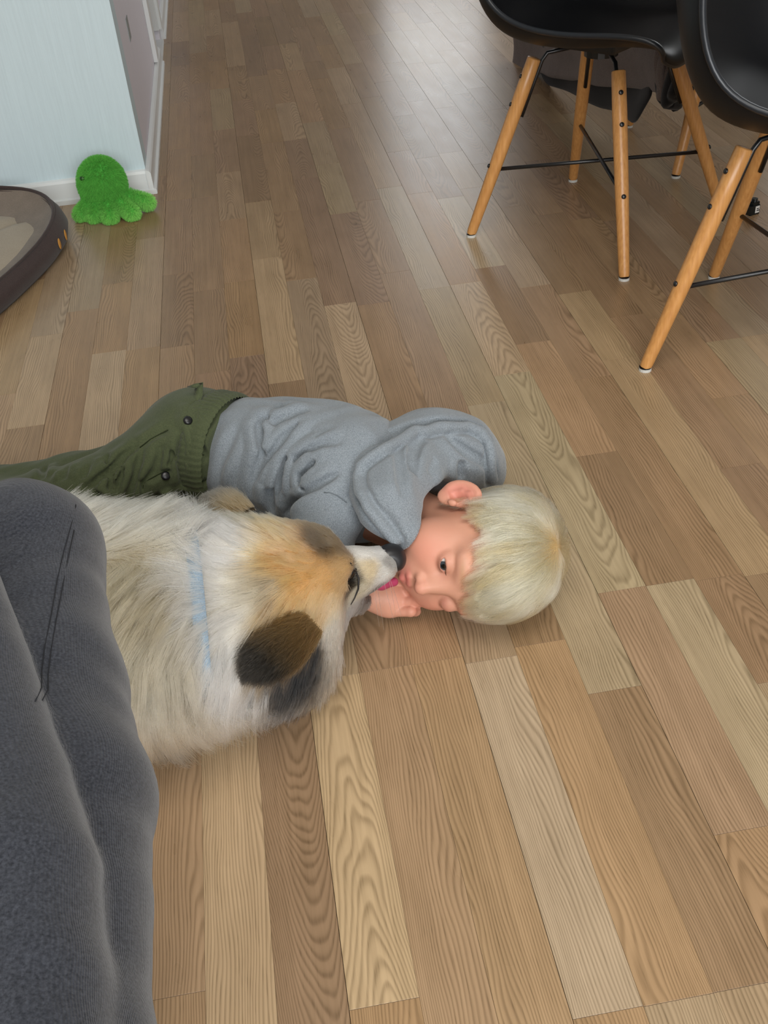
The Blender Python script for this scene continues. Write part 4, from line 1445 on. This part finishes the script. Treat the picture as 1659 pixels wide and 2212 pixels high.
# coat colours, read off the animal patch by patch (px, py, r, g, b)
COAT = [(300, 1150, 205, 196, 172), (230, 1120, 206, 196, 170), (330, 1290, 178, 164, 132), (290, 1230, 186, 172, 140), (370, 1380, 186, 174, 146), (300, 1400, 196, 182, 148),
        (400, 1460, 168, 158, 136), (330, 1500, 222, 210, 176), (400, 1570, 226, 216, 188), (340, 1620, 232, 226, 208), (450, 1540, 222, 214, 190), (420, 1180, 218, 214, 202),
        (470, 1150, 224, 220, 210), (520, 1190, 226, 222, 212), (480, 1260, 222, 218, 206), (540, 1270, 196, 188, 168), (570, 1260, 170, 156, 130), (520, 1340, 216, 210, 196),
        (500, 1400, 220, 214, 202), (480, 1470, 222, 218, 210), (520, 1500, 214, 212, 208), (560, 1530, 176, 178, 182), (600, 1540, 122, 122, 124), (640, 1520, 86, 86, 86), (570, 1575, 56, 52, 48),
        (690, 1500, 66, 64, 62), (720, 1470, 96, 94, 92), (735, 1400, 178, 178, 180), (720, 1350, 196, 188, 170), (760, 1320, 158, 156, 152), (560, 1120, 206, 184, 140), (620, 1150, 206, 166, 106), (600, 1210, 206, 158, 92),
        (650, 1200, 206, 162, 98), (690, 1168, 112, 90, 58), (720, 1165, 132, 108, 70), (740, 1150, 190, 158, 104), (660, 1260, 216, 168, 100), (700, 1260, 218, 172, 104), (740, 1250, 208, 172, 118), (640, 1310, 206, 160, 96), (690, 1320, 214, 174, 114),
        (720, 1300, 222, 190, 140), (600, 1330, 168, 138, 92), (590, 1390, 120, 100, 68), (640, 1385, 70, 60, 48), (680, 1400, 44, 40, 36), (660, 1440, 36, 34, 34), (630, 1460, 60, 58, 56),
        (764, 1255, 70, 62, 52), (790, 1195, 224, 220, 212), (830, 1190, 214, 212, 208), (800, 1225, 214, 196, 160), (845, 1210, 160, 158, 154), (830, 1245, 216, 214, 208), (850, 1255, 226, 224, 220),
        (815, 1270, 120, 118, 114), (790, 1290, 128, 124, 118), (775, 1275, 190, 178, 150), (450, 1088, 142, 132, 116), (500, 1110, 190, 176, 148), (440, 1120, 196, 190, 178)]
cp, cc = [], []
for p, (px, py, r, g_, b) in zip(hits(dog_sdf, [c[:2] for c in COAT]), COAT):
    if p is not None and p[1] < 1.25:
        cp.append(p); cc.append(srgb(r, g_, b))
cp, cc = np.array(cp), np.array(cc)
cc = cc + (cc.mean(1, keepdims=True) - cc) * .24              # hair scatters its own colour back and deepens it
cc = np.minimum(cc ** 1.22 * 1.10, .9)
cc = cc * np.clip(.35 + cc.max(1, keepdims=True) * 3.2, 0, 1)       # near-black hair still scatters: deepen it
def coat(P, sharp=5.):
    out = np.empty((len(P), 3))
    for s in range(0, len(P), 20000):
        d2 = ((P[s:s + 20000, None] - cp[None]) ** 2).sum(2) + 2e-5
        w = d2 ** (-sharp / 2)
        out[s:s + 20000] = (w[..., None] * cc[None]).sum(1) / w.sum(1, keepdims=True)
    return out
# lie of the coat: (px, py) and the way the hair runs in the photograph
LIE = [(230, 1130, .55, -1), (300, 1150, .55, -.9), (380, 1150, .5, -.8), (300, 1250, -.3, .6), (350, 1300, -.5, .7), (300, 1400, -.1, 1), (380, 1420, .15, 1), (330, 1520, .25, 1), (400, 1540, .8, .8), (340, 1630, .6, .8), (460, 1540, .9, .7),
       (450, 1140, -.35, -1), (500, 1170, -.7, -.7), (560, 1120, -.1, -1), (480, 1240, -1, -.2), (540, 1270, -1, .1), (500, 1330, -1, .35), (480, 1410, -.5, .9), (520, 1440, -.35, 1), (500, 1500, .1, 1), (560, 1540, .25, 1), (620, 1540, .1, 1), (690, 1500, .15, 1), (730, 1440, .1, 1),
       (620, 1150, -.9, -.5), (700, 1160, -1, -.35), (740, 1150, -.6, -.8), (650, 1220, -1, 0), (720, 1240, -1, .15), (690, 1290, -.7, .7), (640, 1320, -.7, .7), (720, 1340, -.25, 1), (650, 1400, -.35, 1), (600, 1350, -.6, .7), (740, 1390, -.1, 1),
       (800, 1195, -1, -.25), (840, 1210, -1, .05), (800, 1230, -1, .1), (815, 1270, -.9, .5), (780, 1290, -.8, .7)]
lp, lv = [], []
for p, (px, py, vx, vy) in zip(hits(dog_sdf, [c[:2] for c in LIE]), LIE):
    if p is None or p[1] > 1.25: continue
    n_ = grad(dog_sdf, np.array([p], np.float32))[0].astype(float)
    v = vx * CR - vy * CU
    v = v - CF * 0
    v = v - n_ * (v @ n_)
    lp.append(p); lv.append(unit(v))
lp, lv = np.array(lp), np.array(lv)
def lie(P):
    out = np.empty((len(P), 3))
    for s in range(0, len(P), 20000):
        d2 = ((P[s:s + 20000, None] - lp[None]) ** 2).sum(2) + 1e-4
        w = d2 ** -1.6
        out[s:s + 20000] = (w[..., None] * lv[None]).sum(1) / w.sum(1, keepdims=True)
    return unit(out)
def face_part(P):
    """1 on the muzzle and forehead, 0 on neck and body"""
    f = (P - DC) @ DF
    return np.clip((f + .035) / .05, 0, 1) * np.clip((.11 - np.abs((P - DC) @ DS)) / .03, 0, 1) * np.clip(((P - DC) @ DU + .075) / .03, 0, 1)

mat_dog = tinted('dog_hide', .9, .1)
dog = mesh('dog', V, Q, mat_dog, None, True, attrs={'tint': coat(V) * .8})
tag(dog, 'fluffy cream, golden and black dog lying on the floor and licking the child', 'dog')

# collar: flat band round the neck, seen in the parting of the coat
CAX = unit(NECKC - BODY[0]); CAX = unit(CAX + .10 * CR)
def ring_pts(c, ax, f, n=96, lift=.004):
    a0 = unit(np.cross(ax, A(0, 0, 1))); a1 = np.cross(ax, a0)
    out = []
    for i in range(n):
        th = 2 * math.pi * i / n
        dv = a0 * math.cos(th) + a1 * math.sin(th)
        lo_, hi_ = .02, .2
        for _ in range(20):
            m_ = (lo_ + hi_) / 2
            if float(f((c + dv * m_)[None].astype(np.float32))[0]) < 0: lo_ = m_
            else: hi_ = m_
        out.append((c + dv * (lo_ + lift), dv))
    return out
COLP = at(422, 1330, .12)
rp = ring_pts(COLP, CAX, dog_sdf, lift=.003)
V2, F2 = [], []
for p, dv in rp:
    for a, b in ((-.0075, 0), (-.007, .0018), (.007, .0018), (.0075, 0), (.007, -.0018), (-.007, -.0018)):
        q = p + CAX * a + dv * b; V2.append((q[0], q[1], max(q[2], .001)))
n_ = len(rp)
for i in range(n_):
    for k in range(6): F2.append((i * 6 + k, ((i + 1) % n_) * 6 + k, ((i + 1) % n_) * 6 + (k + 1) % 6, i * 6 + (k + 1) % 6))
collar = mesh('collar', V2, F2, fabric('collar_blue', srgb(122, 142, 160), srgb(152, 170, 184), (900, 900, 900), .7, .2, .05), dog, True)
collar['label'] = 'pale blue collar'

# nose, tongue, mouth line, eyes
Rn = DRt
def nose_sdf(P):
    d = ell(P, dog_pt(.139, 0, .003), (.0145, .0185, .0165), Rn)
    d = smin(d, ell(P, dog_pt(.131, 0, .011), (.014, .013, .009), Rn), .006)
    for s in (1, -1): d = smax(d, -ell(P, dog_pt(.152, .0078 * s, .002), (.006, .0042, .0035), Rn), .003)
    return smax(d, -ell(P, dog_pt(.155, 0, -.005), (.006, .0012, .010), Rn), .002)
sdf_obj('nose', nose_sdf, dog_pt(.138, 0, .004) - .03, dog_pt(.138, 0, .004) + .03, .0012, None, dog).data.materials.append(
    (lambda m: m)(plain('nose_leather', srgb(30, 30, 33), .38, 0, .5)))
def tongue_sdf(P):
    d = chain(P, [dog_pt(.098, .004, -.026), dog_pt(.124, .008, -.027), dog_pt(.140, .010, -.026)], [.007, .0072, .0056], .006)
    return d
sdf_obj('tongue', tongue_sdf, dog_pt(.13, 0, -.03) - .05, dog_pt(.13, 0, -.03) + .05, .0016, plain('tongue_pink', srgb(168, 58, 92), .3), dog)
for s in (1, -1):
    bmx = bmesh.new(); bmesh.ops.create_uvsphere(bmx, u_segments=18, v_segments=12, radius=.0078)
    c = dog_pt(.0635, .0245 * s, .0085)
    mesh('eye', [np.array(v.co) + c for v in bmx.verts], [[v.index for v in f.verts] for f in bmx.faces], plain('dog_eye', srgb(24, 18, 14), .08), dog, True); bmx.free()
    q = [dog_pt(.058, .030 * s, .006), dog_pt(.066, .0300 * s, .0135), dog_pt(.073, .024 * s, .0125)]
    MB().tube(q, .0016, 8).build('eyelid', plain('dog_lid', srgb(22, 20, 20), .4), dog, True)

q = [hit(dog_sdf, *p) for p in ((757, 1216), (768, 1232), (775, 1250), (774, 1272), (766, 1292), (758, 1306))]
MB().tube([p - ray(770, 1260) * .004 for p in q if p is not None], [.0006, .0009, .0012, .0011, .0008, .0005][:len([p for p in q if p is not None])], 8).build('eyelid', plain('dog_lid2', srgb(24, 22, 22), .5), dog, True)

# folded ears: leaves with a bent tip
def ear_grid(base, tip, up, width, curl):
    base, tip, up = np.array(base, float), np.array(tip, float), np.array(up, float)
    ax = tip - base; L_ = np.linalg.norm(ax); ax /= L_
    up = unit(up - ax * (up @ ax)); sd = np.cross(ax, up)
    V_, nU, nW = [], 15, 11
    for i in range(nU):
        t = i / (nU - 1)
        w_ = width * max(1 - t ** 3.2, .0) ** .5 * (.45 + .75 * math.sin(math.pi * (.12 + .62 * t)))
        for j in range(nW):
            u_ = -1 + 2 * j / (nW - 1)
            p = base + ax * L_ * t + sd * w_ * u_ + up * (curl * math.sin(math.pi * t * .9) - .35 * w_ * u_ * u_ + .012 * (1 - t))
            V_.append(p)
    F_ = [(i * nW + j, i * nW + j + 1, (i + 1) * nW + j + 1, (i + 1) * nW + j) for i in range(nU - 1) for j in range(nW - 1)]
    return np.array(V_), np.array(F_), up
EARS = []
for (bpx, bz), (tpx, tz), w_, c_, lab in ((((668, 1345), .128), ((532, 1466), .112), .030, .010, None), (((540, 1125), .185), ((446, 1080), .178), .020, .006, None)):
    b_, t_ = at(*bpx, bz), at(*tpx, tz)
    if bpx[1] > 1250:      # the near ear lies on top of the coat
        b_ = hit(dog_sdf, *bpx) - ray(*bpx) * .008; t_ = hit(dog_sdf, *tpx) - ray(*tpx) * .034
    V_, F_, up_ = ear_grid(b_, t_, (CAM - b_) * .5 + A(0, 0, .8), w_, c_)
    eo = mesh('ear', V_, F_, mat_dog, dog, True, attrs={'tint': np.tile(srgb(66, 58, 46), (len(V_), 1))})
    md = eo.modifiers.new('t', 'SOLIDIFY'); md.thickness = .004
    md = eo.modifiers.new('s', 'SUBSURF'); md.levels = md.render_levels = 1
    EARS.append((V_, F_, up_, b_, t_, eo))

# coat
rg = np.random.default_rng(33)
def keep_fur(P):
    k = np.ones(len(P))
    k *= np.abs((P - COLP) @ CAX) > .0015
    k *= np.linalg.norm(P - dog_pt(.139, 0, .004), axis=1) > .020
    for s in (1, -1): k *= np.linalg.norm(P - dog_pt(.066, .027 * s, .010), axis=1) > .0085
    k *= P[:, 2] > .004
    k *= np.where(P[:, 0] < -.42, .35, 1.)                  # hindquarters lie behind the trouser leg
    fc = face_part(P)
    return k * (1 + 1.6 * fc)
NF, KF = 260000, 7
Rf, area = surface_points(V, Q, NF, rg, keep_fur)
Nf = grad(dog_sdf, Rf)
Tf = lie(Rf); Tf = unit(Tf - Nf * (Tf * Nf).sum(1, keepdims=True))
fc = face_part(Rf)
muz = np.clip(((Rf - DC) @ DF - .055) / .03, 0, 1)
crown = np.clip(((Rf - DC) @ DF + .10) / .07, 0, 1)
Lf = (.048 * (1 - crown) + .026 * crown) * (1 - fc) + .012 * fc
Lf = Lf * (1 - muz) + .0065 * muz
low = np.clip((.10 - Rf[:, 2]) / .08, 0, 1) * (1 - fc)
Lf = Lf * (1 + .12 * low) * rg.uniform(.65, 1.25, NF)
ncl = 5200
ci = rg.choice(NF, ncl, replace=False)
# clumps by nearest leader on a coarse grid hash
def nearest(P, Qp):
    out = np.empty(len(P), int)
    for s in range(0, len(P), 3000):
        a = P[s:s + 3000]
        out[s:s + 3000] = ((a ** 2).sum(1)[:, None] - 2 * a @ Qp.T + (Qp ** 2).sum(1)[None]).argmin(1)
    return out
nr_ = nearest(Rf, Rf[ci])
wild = rg.normal(0, 1, (ncl, 3)) * .13
lift = .27 + .08 * rg.random(NF) - .08 * fc
ts = np.linspace(0, 1, KF)[None, :, None]
d0 = unit(Tf + Nf * lift[:, None] + wild[nr_] * (1 - .5 * fc[:, None]) + rg.normal(0, .07, (NF, 3)))
bend = (Tf * .35 + A(0, 0, -.55) * (.6 + .8 * low)[:, None])
PT = Rf[:, None] - Nf[:, None] * .0012 + d0[:, None] * (Lf[:, None, None] * ts) + bend[:, None] * (Lf[:, None, None] * .38 * ts ** 2)
lead = PT[ci][nr_] - Rf[ci][nr_][:, None]
own = PT - Rf[:, None]
tgt = lead + Rf[ci][nr_][:, None]
cw = .45 * ts ** 1.2 * (1 - .35 * fc[:, None, None])
PT = PT * (1 - cw) + (Rf[ci][nr_][:, None] + own * .35 + lead * .65) * cw
# keep strands outside the skin and above the floor
for k in range(2, KF):
    s = dog_sdf(PT[:, k].astype(np.float32))
    PT[:, k] += Nf * np.clip(.0012 - s, 0, .02)[:, None]
PT[..., 2] = np.maximum(PT[..., 2], .0012)
fcol = coat(Rf, 5.) * rg.normal(1, .09, (NF, 1)) * (1 + .05 * rg.normal(0, 1, ncl)[nr_][:, None])
ruff = np.exp(-(((Rf - at(640, 1480, .06)) / .06) ** 2).sum(1))
fcol *= np.exp(ruff[:, None] * rg.choice([-1.7, -.9, .2, .9], (NF, 1)))
guard = (rg.random(NF) < .035) & (fc < .5) & (Rf[:, 0] < -.10)
fcol[guard] *= .28
fcol = np.clip(fcol, .004, .92)
mat_fur = hair_mat('dog_fur', .35, .55)
rad = np.where(fc > .5, .00018, .00023) * rg.uniform(.7, 1.2, NF)
fur = strands('fur', PT, rad, fcol, mat_fur, dog, .3)
# fur on the ears
for V_, F_, up_, b_, t_, eo in EARS:
    n = 9000
    a, b, c, d = (V_[F_[:, i]] for i in range(4))
    i = rg.integers(0, len(F_), n); u_, v_ = rg.random((2, n, 1))
    R_ = (1 - u_) * (1 - v_) * a[i] + u_ * (1 - v_) * b[i] + u_ * v_ * c[i] + (1 - u_) * v_ * d[i]
    t = np.clip(((R_ - b_) @ unit(t_ - b_)) / np.linalg.norm(t_ - b_), 0, 1)[:, None]
    dr = unit(unit(t_ - b_) + up_ * .30 + rg.normal(0, .20, (n, 3)))
    ln = (.030 - .021 * t) * rg.uniform(.6, 1.2, (n, 1))
    side = np.where(rg.random((n, 1)) < .8, 1, -1)
    s5 = np.linspace(0, 1, 5)[None, :, None]
    P_ = R_[:, None] + up_ * .003 * side[:, None] + (dr * ln)[:, None] * s5 + A(0, 0, -.004)[None, None] * s5 ** 2
    near_e = b_[1] < .95
    c_base, c_tip = (srgb(124, 100, 64) * .55, srgb(44, 40, 34) * .5) if near_e else (srgb(176, 150, 110) * .6, srgb(132, 124, 112) * .6)
    col = (c_base * (1 - np.clip(t * 1.5, 0, 1) ** 1.2) + c_tip * np.clip(t * 1.5, 0, 1) ** 1.2) * rg.uniform(.7, 1.3, (n, 1))
    strands('ear_fur', P_, .00020, col, mat_fur, eo, .3)
# whiskers
wp, wc = [], []
for s in (1, -1):
    for f_, u_, l_ in ((.118, -.012, .055), (.110, -.016, .060), (.124, -.008, .048), (.104, -.010, .058), (.128, -.014, .045)):
        b0 = dog_pt(f_, .017 * s, u_)
        dr = unit(DS * s * 1. - DF * .25 - DU * .35 + rg.normal(0, .12, 3))
        wp.append([b0 + dr * l_ * t + A(0, 0, -.012) * t * t for t in np.linspace(0, 1, 7)]); wc.append(srgb(225, 225, 225))
strands('whiskers', np.array(wp), .00022, np.array(wc), mat_fur, dog, .3)

# ---------------------------------------------------------------- the photographer's bent leg in the foreground
mat_trs = fabric('grey_knit', srgb(25, 28, 35), srgb(62, 65, 73), (700, 700, 420), .95, .3, .03, .25, ('Z', 330))
KN = at_depth(52, 1198, .735).astype(np.float32)
T1 = at_depth(84, 1500, .640).astype(np.float32)
T2 = at_depth(137, 1740, .575).astype(np.float32)
T3 = at_depth(116, 2300, .485).astype(np.float32)
T4 = at_depth(130, 3200, .40).astype(np.float32)
SH = A(KN[0] - .05, KN[1] - .07, .14)
ANK2 = A(KN[0] - .06, KN[1] - .17, .06)
U1 = [at_depth(px, py, t).astype(np.float32) for px, py, t in ((-130, 1300, .62), (-82, 1460, .585), (-16, 1700, .535), (36, 1900, .495), (55, 2150, .468), (55, 2700, .43))]
def leg_sdf(P):
    d = chain(P, [KN, T1, T2, T3, T4], [.047, .0475, .0448, .0385, .045], .012)
    d = smin(d, ell(P, KN + A(0, -.005, .0), (.050, .048, .048)), .02)
    d = smin(d, chain(P, [KN + A(-.01, .01, -.03), SH, ANK2], [.048, .046, .036], .02), .02)      # shin down to the floor
    d = smin(d, chain(P, [ANK2, ANK2 + A(-.03, .13, -.025)], [.034, .030], .02), .02)              # foot
    d = smin(d, chain(P, U1, [.034, .034, .0345, .034, .033, .036], .004), .0035)                          # the other thigh's cloth crossing over
    d = smin(d, ell(P, at_depth(190, 1850, .535), (.010, .05, .012)), .012)
    d = d - .0007 * np.sin(P[:, 0] * 120 + 5 * np.sin(P[:, 1] * 30)) * np.sin(P[:, 1] * 60)
    return smax(d, -(P[:, 2] - .002), .002)
V, Q = nets(leg_sdf, A(-.36, -.05, -.002), A(-.02, .92, .70), .0045)
leg = mesh('person', V, Q, mat_trs, None, True)
tag(leg, 'bent leg in dark grey knit trousers of the photographer, at the left edge in front', 'person')
mat_st = plain('stitch_dark', srgb(22, 24, 30), .9)
for pl in (((166, 1062), (164, 1090), (152, 1140), (138, 1190), (124, 1250), (110, 1330), (96, 1400), (90, 1450), (90, 1485), (76, 1515)),
           ((160, 1145), (148, 1200), (136, 1262), (122, 1335), (110, 1405), (104, 1455), (104, 1488), (92, 1512))):
    q = [hit(leg_sdf, *p) for p in pl]
    q = [p for p in q if p is not None and np.linalg.norm(p - CAM) < .9]
    if len(q) > 1: MB().tube(q, .00034, 6).build('stitched_seam', mat_st, leg, True)
